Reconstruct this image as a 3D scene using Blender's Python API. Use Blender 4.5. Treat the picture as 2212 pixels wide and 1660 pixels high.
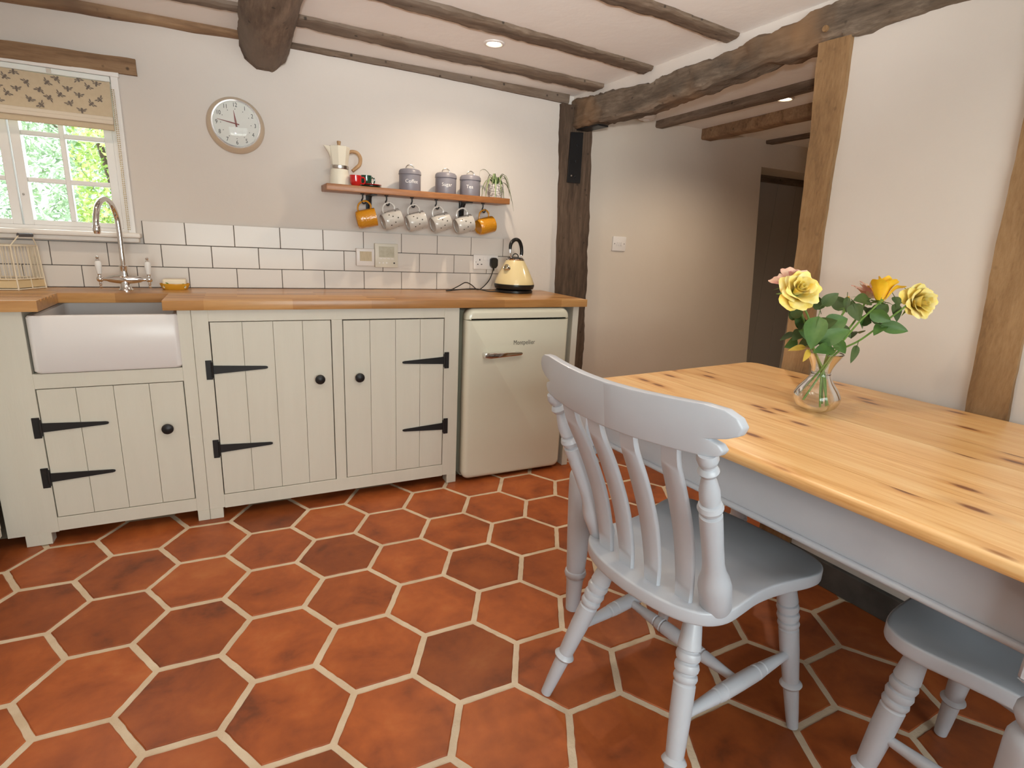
import bpy, bmesh, math, random
from mathutils import Vector, Matrix, noise

for o in list(bpy.data.objects):
    bpy.data.objects.remove(o, do_unlink=True)
scene = bpy.context.scene
COL = scene.collection
PI = math.pi
random.seed(7)

# ------------------------------------------------------------------ camera
cam_d = bpy.data.cameras.new('camera')
cam_d.sensor_fit = 'HORIZONTAL'
cam_d.sensor_width = 36.0
cam_d.lens = 36.0 * 1193.463 / 2212.0
cam_d.clip_start = 0.05
cam_o = bpy.data.objects.new('camera', cam_d)
COL.objects.link(cam_o)
_r = (0.89760297, -0.43824518, 0.04743501)
_u = (0.06842032, 0.24481985, 0.96715144)
_f = (0.43546248, 0.86487248, -0.2497359)
cam_o.matrix_world = Matrix(((_r[0], _u[0], -_f[0], 0.0),
                             (_r[1], _u[1], -_f[1], -2.85367),
                             (_r[2], _u[2], -_f[2], 1.16660),
                             (0, 0, 0, 1)))
scene.camera = cam_o

# ------------------------------------------------------------------ world, daylight, exposure
scene.view_settings.view_transform = 'Standard'
scene.view_settings.look = 'None'
scene.view_settings.gamma = 1.0
scene.view_settings.use_curve_mapping = False
scene.view_settings.exposure = -0.34

world = bpy.data.worlds.new('sky')
scene.world = world
world.use_nodes = True
_bg = world.node_tree.nodes['Background']
_bg.inputs['Color'].default_value = (0.86, 0.93, 1.0, 1)
_bg.inputs['Strength'].default_value = 6.0

def area_light(name, loc, target, sx, sy, power, color):
    l = bpy.data.lights.new(name, 'AREA')
    l.shape = 'RECTANGLE'
    l.size = sx
    l.size_y = sy
    l.energy = power
    l.color = color
    o = bpy.data.objects.new(name, l)
    COL.objects.link(o)
    o.location = loc
    o.rotation_euler = (Vector(target) - Vector(loc)).to_track_quat('-Z', 'Y').to_euler()
    return o

# daylight coming in through the wide window in the wall behind the photographer
area_light('daylight_rear_window', (0.35, -4.62, 1.35), (0.45, 0.0, 1.05), 1.9, 1.0, 30.0, (0.93, 0.97, 1.0))
# added fill lamp outside the same window, tilted up to brighten the ceiling
area_light('ceiling_fill_light', (0.35, -4.60, 0.95), (0.40, -1.6, 2.0), 1.9, 0.35, 30.0, (1.0, 0.97, 0.92))
# daylight falling through the kitchen window over the sink
area_light('daylight_sink_window', (-0.75, 0.42, 1.5), (-0.5, -1.6, 0.9), 0.7, 0.6, 5.0, (0.93, 0.98, 1.0))

# the photographer's flash, bounced off the ceiling above the camera
fl = bpy.data.lights.new('bounced_flash', 'SPOT')
fl.energy = 215.0
fl.color = (1.0, 0.985, 0.96)
fl.spot_size = math.radians(88)
fl.spot_blend = 0.8
fl.shadow_soft_size = 0.04
flo = bpy.data.objects.new('bounced_flash', fl)
COL.objects.link(flo)
flo.location = (0.0, -2.90, 1.32)
flo.rotation_euler = (Vector((0.42, -1.95, 2.04)) - Vector((0.0, -2.90, 1.32))).to_track_quat('-Z', 'Y').to_euler()

# ------------------------------------------------------------------ helpers: objects
def link(o, parent=None):
    COL.objects.link(o)
    if parent is not None:
        o.parent = parent
    return o

def tag(o, label=None, cat=None, group=None, kind=None):
    if label: o['label'] = label
    if cat: o['category'] = cat
    if group: o['group'] = group
    if kind: o['kind'] = kind
    return o

def thing(name, label, cat, loc=(0, 0, 0), rz=0.0, group=None):
    o = bpy.data.objects.new(name, None)
    o.empty_display_size = 0.05
    COL.objects.link(o)
    o.location = loc
    o.rotation_euler = (0, 0, rz)
    return tag(o, label, cat, group)

def copy_tree(o, parent=None):
    c = o.copy()
    COL.objects.link(c)
    c.parent = parent
    for ch in list(o.children):
        copy_tree(ch, c)
    return c

# ------------------------------------------------------------------ helpers: geometry
class B:
    def __init__(self):
        self.bm = bmesh.new()

    def _merge(self, tmp, mtx=None):
        if mtx is not None:
            bmesh.ops.transform(tmp, matrix=mtx, verts=tmp.verts)
        me = bpy.data.meshes.new('tmp')
        tmp.to_mesh(me)
        tmp.free()
        self.bm.from_mesh(me)
        bpy.data.meshes.remove(me)

    def box(self, x0, x1, y0, y1, z0, z1, bev=0.0, seg=1, mtx=None):
        t = bmesh.new()
        v = [t.verts.new(p) for p in ((x0, y0, z0), (x1, y0, z0), (x1, y1, z0), (x0, y1, z0),
                                      (x0, y0, z1), (x1, y0, z1), (x1, y1, z1), (x0, y1, z1))]
        for f in ((3, 2, 1, 0), (4, 5, 6, 7), (0, 1, 5, 4), (1, 2, 6, 5), (2, 3, 7, 6), (3, 0, 4, 7)):
            t.faces.new([v[i] for i in f])
        if bev > 0:
            bmesh.ops.bevel(t, geom=list(t.edges), offset=bev, segments=seg, profile=0.5, affect='EDGES')
        self._merge(t, mtx)
        return self

    def prism(self, poly, axis, a, b, bev=0.0, seg=1, mtx=None):
        """poly: 2D points; extruded along axis from a to b."""
        def P(u, v, w):
            return {'x': (w, u, v), 'y': (u, w, v), 'z': (u, v, w)}[axis]
        t = bmesh.new()
        A = [t.verts.new(P(u, v, a)) for u, v in poly]
        C = [t.verts.new(P(u, v, b)) for u, v in poly]
        n = len(poly)
        t.faces.new(A)
        t.faces.new(C[::-1])
        for i in range(n):
            t.faces.new((A[i], C[i], C[(i + 1) % n], A[(i + 1) % n]))
        bmesh.ops.recalc_face_normals(t, faces=t.faces)
        if bev > 0:
            bmesh.ops.bevel(t, geom=list(t.edges), offset=bev, segments=seg, profile=0.5, affect='EDGES')
        self._merge(t, mtx)
        return self

    def rings(self, rings, cap0=True, cap1=True, closed=True, loop=False):
        vs = [[self.bm.verts.new(p) for p in r] for r in rings]
        n = len(vs[0])
        m = n if closed else n - 1
        L = len(vs)
        for i in range(L if loop else L - 1):
            a, b = vs[i], vs[(i + 1) % L]
            for j in range(m):
                k = (j + 1) % n
                self.bm.faces.new((a[j], a[k], b[k], b[j]))
        if not loop and closed:
            if cap0: self.bm.faces.new(vs[0][::-1])
            if cap1: self.bm.faces.new(vs[-1])
        return self

    def lathe(self, prof, p0=(0, 0, 0), axis=(0, 0, 1), seg=20, cap0=True, cap1=True, phase=0.0, sx=1.0, sy=1.0):
        """prof: (t, r) pairs; t measured along the axis from p0."""
        ax = Vector(axis).normalized()
        p0 = Vector(p0)
        ref = Vector((1, 0, 0)) if abs(ax.x) < 0.9 else Vector((0, 1, 0))
        u = (ref - ax * ref.dot(ax)).normalized()
        v = ax.cross(u)
        rs = []
        for t, r in prof:
            r = max(r, 1e-5)
            rs.append([p0 + ax * t + (u * math.cos(phase + 2 * PI * k / seg) * sx + v * math.sin(phase + 2 * PI * k / seg) * sy) * r for k in range(seg)])
        return self.rings(rs, cap0, cap1)

    def turned(self, prof, p0, p1, seg=18):
        """prof: (fraction, radius) between two points."""
        d = Vector(p1) - Vector(p0)
        L = d.length
        return self.lathe([(f * L, r) for f, r in prof], p0, d, seg)

    def tube(self, pts, r, seg=8, cap=True, loop=False):
        pts = [Vector(p) for p in pts]
        n = len(pts)
        rr = r if isinstance(r, (list, tuple)) else [r] * n
        rs = []
        prev = None
        for i, p in enumerate(pts):
            if loop:
                d = pts[(i + 1) % n] - pts[i - 1]
            else:
                d = pts[min(i + 1, n - 1)] - pts[max(i - 1, 0)]
            d.normalize()
            if prev is None:
                ref = Vector((0, 0, 1)) if abs(d.z) < 0.9 else Vector((1, 0, 0))
                u = (ref - d * ref.dot(d)).normalized()
            else:
                u = (prev - d * prev.dot(d)).normalized()
            prev = u
            v = d.cross(u)
            rs.append([p + (u * math.cos(2 * PI * k / seg) + v * math.sin(2 * PI * k / seg)) * rr[i] for k in range(seg)])
        return self.rings(rs, cap, cap, loop=loop)

    def ball(self, c, r, seg=12, n=8, sx=1, sy=1, sz=1):
        rs = []
        for i in range(n + 1):
            a = PI * i / n
            q = max(math.sin(a), 1e-3) * r
            z = -math.cos(a) * r
            rs.append([Vector(c) + Vector((q * math.cos(2 * PI * k / seg) * sx, q * math.sin(2 * PI * k / seg) * sy, z * sz)) for k in range(seg)])
        return self.rings(rs)

    def grid(self, rows):
        vs = [[self.bm.verts.new(p) for p in r] for r in rows]
        for i in range(len(vs) - 1):
            for j in range(len(vs[0]) - 1):
                self.bm.faces.new((vs[i][j], vs[i][j + 1], vs[i + 1][j + 1], vs[i + 1][j]))
        return self

    def poly(self, pts):
        self.bm.faces.new([self.bm.verts.new(p) for p in pts])
        return self

    def mesh(self, name, mat, smooth=35):
        me = bpy.data.meshes.new(name)
        bmesh.ops.recalc_face_normals(self.bm, faces=self.bm.faces)
        self.bm.to_mesh(me)
        self.bm.free()
        me.materials.append(mat)
        if smooth:
            me.shade_smooth()
            me.set_sharp_from_angle(angle=math.radians(smooth))
        return me

    def done(self, name, mat, parent=None, smooth=35, loc=None, rz=None):
        o = bpy.data.objects.new(name, self.mesh(name, mat, smooth))
        link(o, parent)
        if loc is not None: o.location = loc
        if rz is not None: o.rotation_euler = (0, 0, rz)
        return o

def bez(p, n=12):
    """smooth Catmull-Rom through the points."""
    p = [Vector(q) for q in p]
    out = []
    for i in range(len(p) - 1):
        a = p[max(i - 1, 0)]; b = p[i]; c = p[i + 1]; d = p[min(i + 2, len(p) - 1)]
        for k in range(n):
            t = k / n
            out.append(0.5 * ((2 * b) + (c - a) * t + (2 * a - 5 * b + 4 * c - d) * t * t + (3 * b - a - 3 * c + d) * t ** 3))
    out.append(p[-1])
    return out

def text_mesh(txt, size, depth=0.0, align='CENTER'):
    cu = bpy.data.curves.new('lettering', 'FONT')
    cu.body = txt
    cu.size = size
    cu.align_x = align
    cu.align_y = 'CENTER'
    cu.extrude = depth
    cu.resolution_u = 4
    o = bpy.data.objects.new('lettering', cu)
    COL.objects.link(o)
    dg = bpy.context.evaluated_depsgraph_get()
    me = bpy.data.meshes.new_from_object(o.evaluated_get(dg))
    bpy.data.objects.remove(o, do_unlink=True)
    bpy.data.curves.remove(cu)
    return me

def text_obj(name, txt, size, mat, parent, fn, align='CENTER'):
    """lettering as mesh; fn maps flat (x, y) to a 3D point."""
    me = text_mesh(txt, size, 0.0, align)
    me.name = name
    for v in me.vertices:
        v.co = Vector(fn(v.co.x, v.co.y))
    me.materials.clear()
    me.materials.append(mat)
    return link(bpy.data.objects.new(name, me), parent)

# ------------------------------------------------------------------ helpers: materials
def _nt(name):
    m = bpy.data.materials.new(name)
    m.use_nodes = True
    nt = m.node_tree
    return m, nt, nt.nodes['Principled BSDF']

def _mix(nt, fac, a, b, mode='MIX'):
    n = nt.nodes.new('ShaderNodeMix')
    n.data_type = 'RGBA'
    n.blend_type = mode
    for s, v in ((0, fac), (6, a), (7, b)):
        if hasattr(v, 'is_linked') or hasattr(v, 'links'):
            nt.links.new(v, n.inputs[s])
        else:
            n.inputs[s].default_value = v if s == 0 else (*v[:3], 1)
    return n.outputs[2]

def _math(nt, op, a, b=0.0):
    n = nt.nodes.new('ShaderNodeMath')
    n.operation = op
    for s, v in ((0, a), (1, b)):
        if hasattr(v, 'links'):
            nt.links.new(v, n.inputs[s])
        else:
            n.inputs[s].default_value = v
    return n.outputs[0]

def _coord(nt, stretch=(1, 1, 1), rand=0.0, rot=(0, 0, 0)):
    tc = nt.nodes.new('ShaderNodeTexCoord')
    mp = nt.nodes.new('ShaderNodeMapping')
    mp.inputs['Scale'].default_value = stretch
    mp.inputs['Rotation'].default_value = rot
    out = tc.outputs['Object']
    if rand:
        oi = nt.nodes.new('ShaderNodeObjectInfo')
        va = nt.nodes.new('ShaderNodeVectorMath')
        va.operation = 'ADD'
        cb = nt.nodes.new('ShaderNodeCombineXYZ')
        for i, k in enumerate((rand, rand * 1.7, rand * 2.3)):
            nt.links.new(_math(nt, 'MULTIPLY', oi.outputs['Random'], k), cb.inputs[i])
        nt.links.new(out, va.inputs[0])
        nt.links.new(cb.outputs[0], va.inputs[1])
        out = va.outputs[0]
    nt.links.new(out, mp.inputs['Vector'])
    return mp.outputs[0]

def _noise(nt, vec, scale, detail=4.0, rough=0.55, dist=0.0):
    n = nt.nodes.new('ShaderNodeTexNoise')
    n.inputs['Scale'].default_value = scale
    n.inputs['Detail'].default_value = detail
    n.inputs['Roughness'].default_value = rough
    n.inputs['Distortion'].default_value = dist
    nt.links.new(vec, n.inputs['Vector'])
    return n.outputs['Fac']

def _ramp(nt, fac, stops):
    n = nt.nodes.new('ShaderNodeValToRGB')
    el = n.color_ramp.elements
    while len(el) < len(stops):
        el.new(0.5)
    for e, (p, c) in zip(el, stops):
        e.position = p
        e.color = (*c, 1) if isinstance(c, tuple) else (c, c, c, 1)
    nt.links.new(fac, n.inputs[0])
    return n.outputs[0]

def _bump(nt, bsdf, height, strength, dist=0.01):
    n = nt.nodes.new('ShaderNodeBump')
    n.inputs['Strength'].default_value = strength
    n.inputs['Distance'].default_value = dist
    nt.links.new(height, n.inputs['Height'])
    nt.links.new(n.outputs[0], bsdf.inputs['Normal'])

def plain(name, col, rough=0.5, metal=0.0, var=None, vscale=6.0, bump=0.0, bscale=60.0, bdist=0.004,
          stretch=(1, 1, 1), coat=0.0, rand=0.0, trans=0.0, ior=1.45, sss=0.0, spec=0.5):
    m, nt, b = _nt(name)
    b.inputs['Roughness'].default_value = rough
    b.inputs['Metallic'].default_value = metal
    b.inputs['Coat Weight'].default_value = coat
    b.inputs['Coat Roughness'].default_value = 0.08
    b.inputs['Transmission Weight'].default_value = trans
    b.inputs['IOR'].default_value = ior
    b.inputs['Specular IOR Level'].default_value = spec
    b.inputs['Subsurface Weight'].default_value = sss
    b.inputs['Subsurface Radius'].default_value = (0.02, 0.01, 0.006)
    b.inputs['Base Color'].default_value = (*col, 1)
    if var or bump:
        vec = _coord(nt, stretch, rand)
        if var:
            f = _ramp(nt, _noise(nt, vec, vscale), [(0.32, 0.0), (0.68, 1.0)])
            nt.links.new(_mix(nt, f, col, var), b.inputs['Base Color'])
        if bump:
            _bump(nt, b, _noise(nt, vec, bscale, 6.0), bump, bdist)
    return m

def wood(name, dark, mid, light, stretch, scale=6.0, rough=0.5, bump=0.25, rand=1.0, coat=0.0, tone=0.0, fine=9.0, spots=0.0, tint=None):
    m, nt, b = _nt(name)
    vec = _coord(nt, stretch, rand)
    n1 = _noise(nt, vec, scale, 5.0, 0.6, 0.6)
    n2 = _noise(nt, vec, scale * fine, 4.0, 0.65)
    f = _math(nt, 'ADD', _math(nt, 'MULTIPLY', n1, 0.65), _math(nt, 'MULTIPLY', n2, 0.35))
    col = _ramp(nt, f, [(0.32, dark), (0.5, mid), (0.68, light)])
    if tint:
        vt = _coord(nt, (1, 1, 1), rand)
        col = _mix(nt, _ramp(nt, _noise(nt, vt, 2.3, 3.0), [(0.5, 0.0), (0.72, 1.0)]), col, tint)
    if spots:
        vs = _coord(nt, (1, 1, 1), rand)
        vo = nt.nodes.new('ShaderNodeTexVoronoi')
        vo.inputs['Scale'].default_value = 16
        nt.links.new(vs, vo.inputs['Vector'])
        hole = _ramp(nt, vo.outputs['Distance'], [(0.06, spots), (0.13, 0.0)])
        col = _mix(nt, hole, col, (0.012, 0.008, 0.005))
    if tone:
        oi = nt.nodes.new('ShaderNodeObjectInfo')
        k = _math(nt, 'ADD', _math(nt, 'MULTIPLY', oi.outputs['Random'], tone), 1.0 - tone * 0.5)
        cb = nt.nodes.new('ShaderNodeCombineColor')
        for i in range(3):
            nt.links.new(k, cb.inputs[i])
        col = _mix(nt, 1.0, col, cb.outputs[0], 'MULTIPLY')
    nt.links.new(col, b.inputs['Base Color'])
    b.inputs['Roughness'].default_value = rough
    b.inputs['Coat Weight'].default_value = coat
    b.inputs['Coat Roughness'].default_value = 0.2
    if bump:
        _bump(nt, b, f, bump, 0.006)
    return m

def emitter(name, col, strength):
    m, nt, b = _nt(name)
    b.inputs['Base Color'].default_value = (*col, 1)
    b.inputs['Emission Color'].default_value = (*col, 1)
    b.inputs['Emission Strength'].default_value = strength
    return m

def glass_thin(name, tint=(1, 1, 1), refl=0.08):
    m = bpy.data.materials.new(name)
    m.use_nodes = True
    nt = m.node_tree
    nt.nodes.clear()
    out = nt.nodes.new('ShaderNodeOutputMaterial')
    tr = nt.nodes.new('ShaderNodeBsdfTransparent')
    tr.inputs[0].default_value = (*tint, 1)
    gl = nt.nodes.new('ShaderNodeBsdfGlossy')
    gl.inputs['Roughness'].default_value = 0.02
    mx = nt.nodes.new('ShaderNodeMixShader')
    fr = nt.nodes.new('ShaderNodeFresnel')
    fr.inputs[0].default_value = 1.3
    nt.links.new(_math(nt, 'MULTIPLY', fr.outputs[0], refl / 0.05), mx.inputs[0])
    nt.links.new(tr.outputs[0], mx.inputs[1])
    nt.links.new(gl.outputs[0], mx.inputs[2])
    nt.links.new(mx.outputs[0], out.inputs[0])
    return m

MT = {}
MT['plaster'] = plain('plaster', (0.672, 0.618, 0.568), 0.9, var=(0.648, 0.592, 0.54), vscale=1.6, bump=0.35, bscale=7.0, bdist=0.01)
MT['hall_plaster'] = plain('hall_plaster', (0.68, 0.61, 0.53), 0.9, var=(0.65, 0.575, 0.49), vscale=1.6, bump=0.35, bscale=7.0, bdist=0.01)
MT['ceil'] = plain('ceiling_plaster', (0.87, 0.845, 0.82), 0.92, var=(0.84, 0.81, 0.785), vscale=2.0, bump=0.4, bscale=6.0, bdist=0.01)
MT['grout'] = plain('grout', (0.70, 0.58, 0.43), 0.9, var=(0.58, 0.45, 0.31), vscale=9.0, bump=0.5, bscale=160.0)
MT['wall_grout'] = plain('wall_grout', (0.11, 0.10, 0.09), 0.9)
MT['ceramic'] = plain('white_ceramic', (0.69, 0.64, 0.59), 0.2, spec=0.35, bump=0.05, bscale=9.0, bdist=0.002)
MT['sink'] = plain('fireclay', (0.78, 0.75, 0.735), 0.28)
MT['cream'] = plain('cream_paint', (0.70, 0.67, 0.575), 0.42, var=(0.675, 0.645, 0.55), vscale=4.0, bump=0.08, bscale=30.0, stretch=(6, 6, 0.6))
MT['dark_gap'] = plain('shadow_gap_timber', (0.05, 0.045, 0.04), 0.9)
MT['iron'] = plain('black_iron', (0.012, 0.012, 0.013), 0.42, bump=0.15, bscale=120.0, bdist=0.001)
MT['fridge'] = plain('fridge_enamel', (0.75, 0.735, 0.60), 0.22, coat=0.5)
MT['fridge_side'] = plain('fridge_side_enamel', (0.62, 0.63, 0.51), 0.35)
MT['chrome'] = plain('chrome', (0.78, 0.77, 0.76), 0.08, metal=1.0)
MT['steel'] = plain('brushed_steel', (0.62, 0.60, 0.57), 0.25, metal=1.0)
MT['white_paint'] = plain('white_gloss_paint', (0.83, 0.81, 0.79), 0.35)
MT['sill_paint'] = plain('sill_paint', (0.80, 0.755, 0.70), 0.4)
MT['white_plastic'] = plain('white_plastic', (0.78, 0.74, 0.71), 0.35)
MT['grey'] = plain('grey_furniture_paint', (0.515, 0.535, 0.58), 0.36, var=(0.495, 0.515, 0.56), vscale=12.0, bump=0.12, bscale=45.0, bdist=0.0015, coat=0.15)
MT['oak_top'] = None
MT['glass'] = glass_thin('window_glass', (0.97, 1.0, 0.985), 0.05)
MT['black'] = plain('black_plastic', (0.012, 0.012, 0.012), 0.28)
MT['screw'] = plain('bright_screw', (0.5, 0.48, 0.45), 0.35, metal=1.0)
# timber: x / y / z say the direction of the grain
def _old(n, st):
    return wood('old_beam_' + n, (0.055, 0.035, 0.022), (0.145, 0.100, 0.068), (0.27, 0.20, 0.145), st, 5.0, 0.85, 0.9, 1.0, fine=7.0, spots=0.8, tint=(0.20, 0.155, 0.12))
MT['beam_x'] = _old('x', (0.35, 3, 3))
MT['beam_y'] = _old('y', (3, 0.35, 3))
MT['beam_z'] = wood('old_post_z', (0.030, 0.017, 0.010), (0.085, 0.053, 0.033), (0.16, 0.105, 0.07), (3, 3, 0.35), 5.0, 0.85, 0.9, 1.0, fine=7.0, spots=0.6)
MT['beam_main'] = wood('old_main_beam', (0.05, 0.035, 0.024), (0.13, 0.096, 0.068), (0.25, 0.19, 0.14), (3, 0.4, 3), 5.0, 0.88, 1.0, 1.0, fine=7.0, spots=0.5, tint=(0.24, 0.135, 0.065))
MT['oak_post'] = wood('green_oak_post', (0.15, 0.08, 0.033), (0.275, 0.158, 0.07), (0.38, 0.235, 0.115), (2.2, 2.2, 0.5), 5.0, 0.8, 0.5, 1.0, fine=12.0, spots=0.25, tint=(0.22, 0.125, 0.055))
MT['lintel'] = wood('lintel_timber', (0.12, 0.065, 0.03), (0.27, 0.16, 0.085), (0.38, 0.25, 0.14), (0.4, 3, 3), 5.0, 0.8, 0.6, 1.0, fine=6.0, spots=0.7, tint=(0.13, 0.075, 0.045))
MT['shelf_oak'] = wood('shelf_oak', (0.20, 0.075, 0.025), (0.33, 0.135, 0.045), (0.44, 0.20, 0.08), (0.5, 4, 4), 5.0, 0.4, 0.15, 0.0)

def terracotta():
    m, nt, b = _nt('terracotta')
    vec = _coord(nt, (1, 1, 1), 9.0)
    n1 = _noise(nt, vec, 5.5, 4.0, 0.55, 0.5)
    n2 = _noise(nt, vec, 24.0, 5.0, 0.6)
    f = _math(nt, 'ADD', _math(nt, 'MULTIPLY', n1, 0.75), _math(nt, 'MULTIPLY', n2, 0.25))
    col = _ramp(nt, f, [(0.30, (0.14, 0.038, 0.014)), (0.43, (0.29, 0.070, 0.019)), (0.58, (0.39, 0.098, 0.024)), (0.74, (0.46, 0.142, 0.040))])
    oi = nt.nodes.new('ShaderNodeObjectInfo')
    k = _ramp(nt, oi.outputs['Random'], [(0.0, 0.62), (0.12, 0.85), (0.5, 1.0), (1.0, 1.1)])
    col = _mix(nt, 1.0, col, k, 'MULTIPLY')
    nt.links.new(col, b.inputs['Base Color'])
    b.inputs['Roughness'].default_value = 0.42
    b.inputs['Specular IOR Level'].default_value = 0.35
    _bump(nt, b, _noise(nt, vec, 30.0, 6.0), 0.12, 0.004)
    return m
MT['terracotta'] = terracotta()

def oak_staves():
    """worktop of finger-jointed oak staves: each stave has its own tone."""
    m, nt, b = _nt('oak_worktop')
    tc = nt.nodes.new('ShaderNodeTexCoord')
    br = nt.nodes.new('ShaderNodeTexBrick')
    br.inputs['Scale'].default_value = 1.0
    br.inputs['Brick Width'].default_value = 0.31
    br.inputs['Row Height'].default_value = 0.042
    br.inputs['Mortar Size'].default_value = 0.0
    br.inputs['Bias'].default_value = 0.0
    br.offset = 0.37
    br.inputs['Color1'].default_value = (0, 0, 0, 1)
    br.inputs['Color2'].default_value = (1, 1, 1, 1)
    nt.links.new(tc.outputs['Object'], br.inputs['Vector'])
    vec = _coord(nt, (1.2, 14, 14))
    n = _noise(nt, vec, 3.0, 5.0, 0.6, 0.7)
    f = _math(nt, 'ADD', _math(nt, 'MULTIPLY', br.outputs['Color'], 0.42), _math(nt, 'MULTIPLY', n, 0.6))
    col = _ramp(nt, f, [(0.18, (0.27, 0.120, 0.036)), (0.45, (0.43, 0.205, 0.064)), (0.62, (0.53, 0.275, 0.095)), (0.85, (0.64, 0.37, 0.15))])
    nt.links.new(col, b.inputs['Base Color'])
    b.inputs['Roughness'].default_value = 0.33
    b.inputs['Coat Weight'].default_value = 0.25
    b.inputs['Coat Roughness'].default_value = 0.25
    _bump(nt, b, n, 0.08, 0.003)
    return m
MT['oak_top'] = oak_staves()

def pine():
    m, nt, b = _nt('waxed_pine')
    vec = _coord(nt, (9, 0.55, 9), 5.0)
    n1 = _noise(nt, vec, 3.0, 4.0, 0.55, 0.5)
    n2 = _noise(nt, vec, 18.0, 3.0, 0.5, 0.2)
    f = _math(nt, 'ADD', _math(nt, 'MULTIPLY', n1, 0.65), _math(nt, 'MULTIPLY', n2, 0.35))
    col = _ramp(nt, f, [(0.30, (0.60, 0.29, 0.085)), (0.46, (0.77, 0.45, 0.18)), (0.66, (0.86, 0.59, 0.29))])
    # knots: elongated dark ovals
    kv = _coord(nt, (9.0, 3.4, 0.0), 7.0)
    vo = nt.nodes.new('ShaderNodeTexVoronoi')
    vo.feature = 'F1'
    vo.voronoi_dimensions = '2D'
    vo.inputs['Scale'].default_value = 1.0
    vo.inputs['Randomness'].default_value = 1.0
    nt.links.new(kv, vo.inputs['Vector'])
    ge = nt.nodes.new('ShaderNodeNewGeometry')
    sx = nt.nodes.new('ShaderNodeSeparateXYZ')
    nt.links.new(ge.outputs['Normal'], sx.inputs[0])
    face = _ramp(nt, sx.outputs[2], [(0.80, 0.0), (0.97, 1.0)])   # knots show on the face of the boards
    halo = _ramp(nt, vo.outputs['Distance'], [(0.06, 1.0), (0.24, 0.0)])
    col = _mix(nt, _math(nt, 'MULTIPLY', _math(nt, 'MULTIPLY', halo, face), 0.55), col, (0.47, 0.17, 0.035))
    core = _ramp(nt, vo.outputs['Distance'], [(0.045, 1.0), (0.10, 0.0)])
    col = _mix(nt, _math(nt, 'MULTIPLY', core, face), col, (0.20, 0.065, 0.02))
    oi = nt.nodes.new('ShaderNodeObjectInfo')
    k = _ramp(nt, oi.outputs['Random'], [(0.0, (0.92, 0.86, 0.76)), (1.0, (1.06, 1.06, 1.08))])
    col = _mix(nt, 1.0, col, k, 'MULTIPLY')
    nt.links.new(col, b.inputs['Base Color'])
    b.inputs['Roughness'].default_value = 0.34
    b.inputs['Coat Weight'].default_value = 0.2
    b.inputs['Coat Roughness'].default_value = 0.3
    _bump(nt, b, n2, 0.05, 0.002)
    return m
MT['pine'] = pine()

def ceilz(y):
    return 1.950 - 0.030 * y

# ------------------------------------------------------------------ right-hand wall frame (runs slightly out of square)
WRZ = 0.0748
WO = Vector((1.725, 0.0, 0.0))
WM = Matrix.Translation(WO) @ Matrix.Rotation(WRZ, 4, 'Z')
def W(xl, yl, z):
    return WM @ Vector((xl, yl, z))

# ================================================================== THE SETTING
def struct(o):
    o['kind'] = 'structure'
    return o

# ---- floor: grout bed with hexagonal terracotta tiles laid on it
floor = struct(B().box(-1.5, 4.4, -4.4, 0.45, -0.08, -0.0035).done('floor', MT['grout'], smooth=0))
HEX_R, HEX_TH, HEX_O = 0.156355, 3.133223, (-0.415718, -1.059189)
HEX_M = ((0.0325, -0.0143), (0.9561, -0.0058), (0.0637, 0.9625), (0.0162, 0.0162), (-0.03, -0.0008), (0.0266, -0.0204))
def hex_warp(x, y):
    b = (1.0, x, y, x * x, x * y, y * y)
    return (sum(k * m[0] for k, m in zip(b, HEX_M)), sum(k * m[1] for k, m in zip(b, HEX_M)))
_d = math.sqrt(3) * HEX_R
_a1, _a2 = HEX_TH - math.radians(210), HEX_TH - math.radians(150)
for i in range(-10, 24):
    for j in range(-16, 16):
        lx = HEX_O[0] + _d * (i * math.cos(_a1) + j * math.cos(_a2))
        ly = HEX_O[1] + _d * (i * math.sin(_a1) + j * math.sin(_a2))
        cx, cy = hex_warp(lx, ly)
        if not ((-1.40 < cx < 1.95 and -3.35 < cy < -0.33) or (1.90 < cx < 2.75 and -1.6 < cy < 0.0)):
            continue
        rnd = random.Random(i * 91 + j * 17)
        b = B()
        def ring(s, z, jit):
            out = []
            for k in range(6):
                a = HEX_TH - math.radians(60 * k)
                wx, wy = hex_warp(lx + HEX_R * math.cos(a), ly + HEX_R * math.sin(a))
                out.append(((wx - cx) * s, (wy - cy) * s, z))
            # midpoints, so that the hand-cut edges are not dead straight
            res = []
            rr = random.Random(i * 7 + j * 131)
            for k in range(6):
                p, q = out[k], out[(k + 1) % 6]
                res.append((p[0], p[1], z))
                for t in (0.12, 0.25, 0.38, 0.5, 0.62, 0.75, 0.88):
                    g = 1 + rr.uniform(-jit, jit)
                    res.append(((p[0] + (q[0] - p[0]) * t) * g, (p[1] + (q[1] - p[1]) * t) * g, z))
            return res
        s0 = 0.934 + rnd.uniform(-0.006, 0.006)
        tz = rnd.uniform(-0.0012, 0.0)
        b.rings([ring(s0, -0.006, 0.008), ring(s0, tz - 0.0022, 0.008), ring(s0 - 0.018, tz, 0.006)], cap0=False)
        b.done('tile', MT['terracotta'], floor, smooth=30, loc=(cx, cy, 0))

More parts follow.
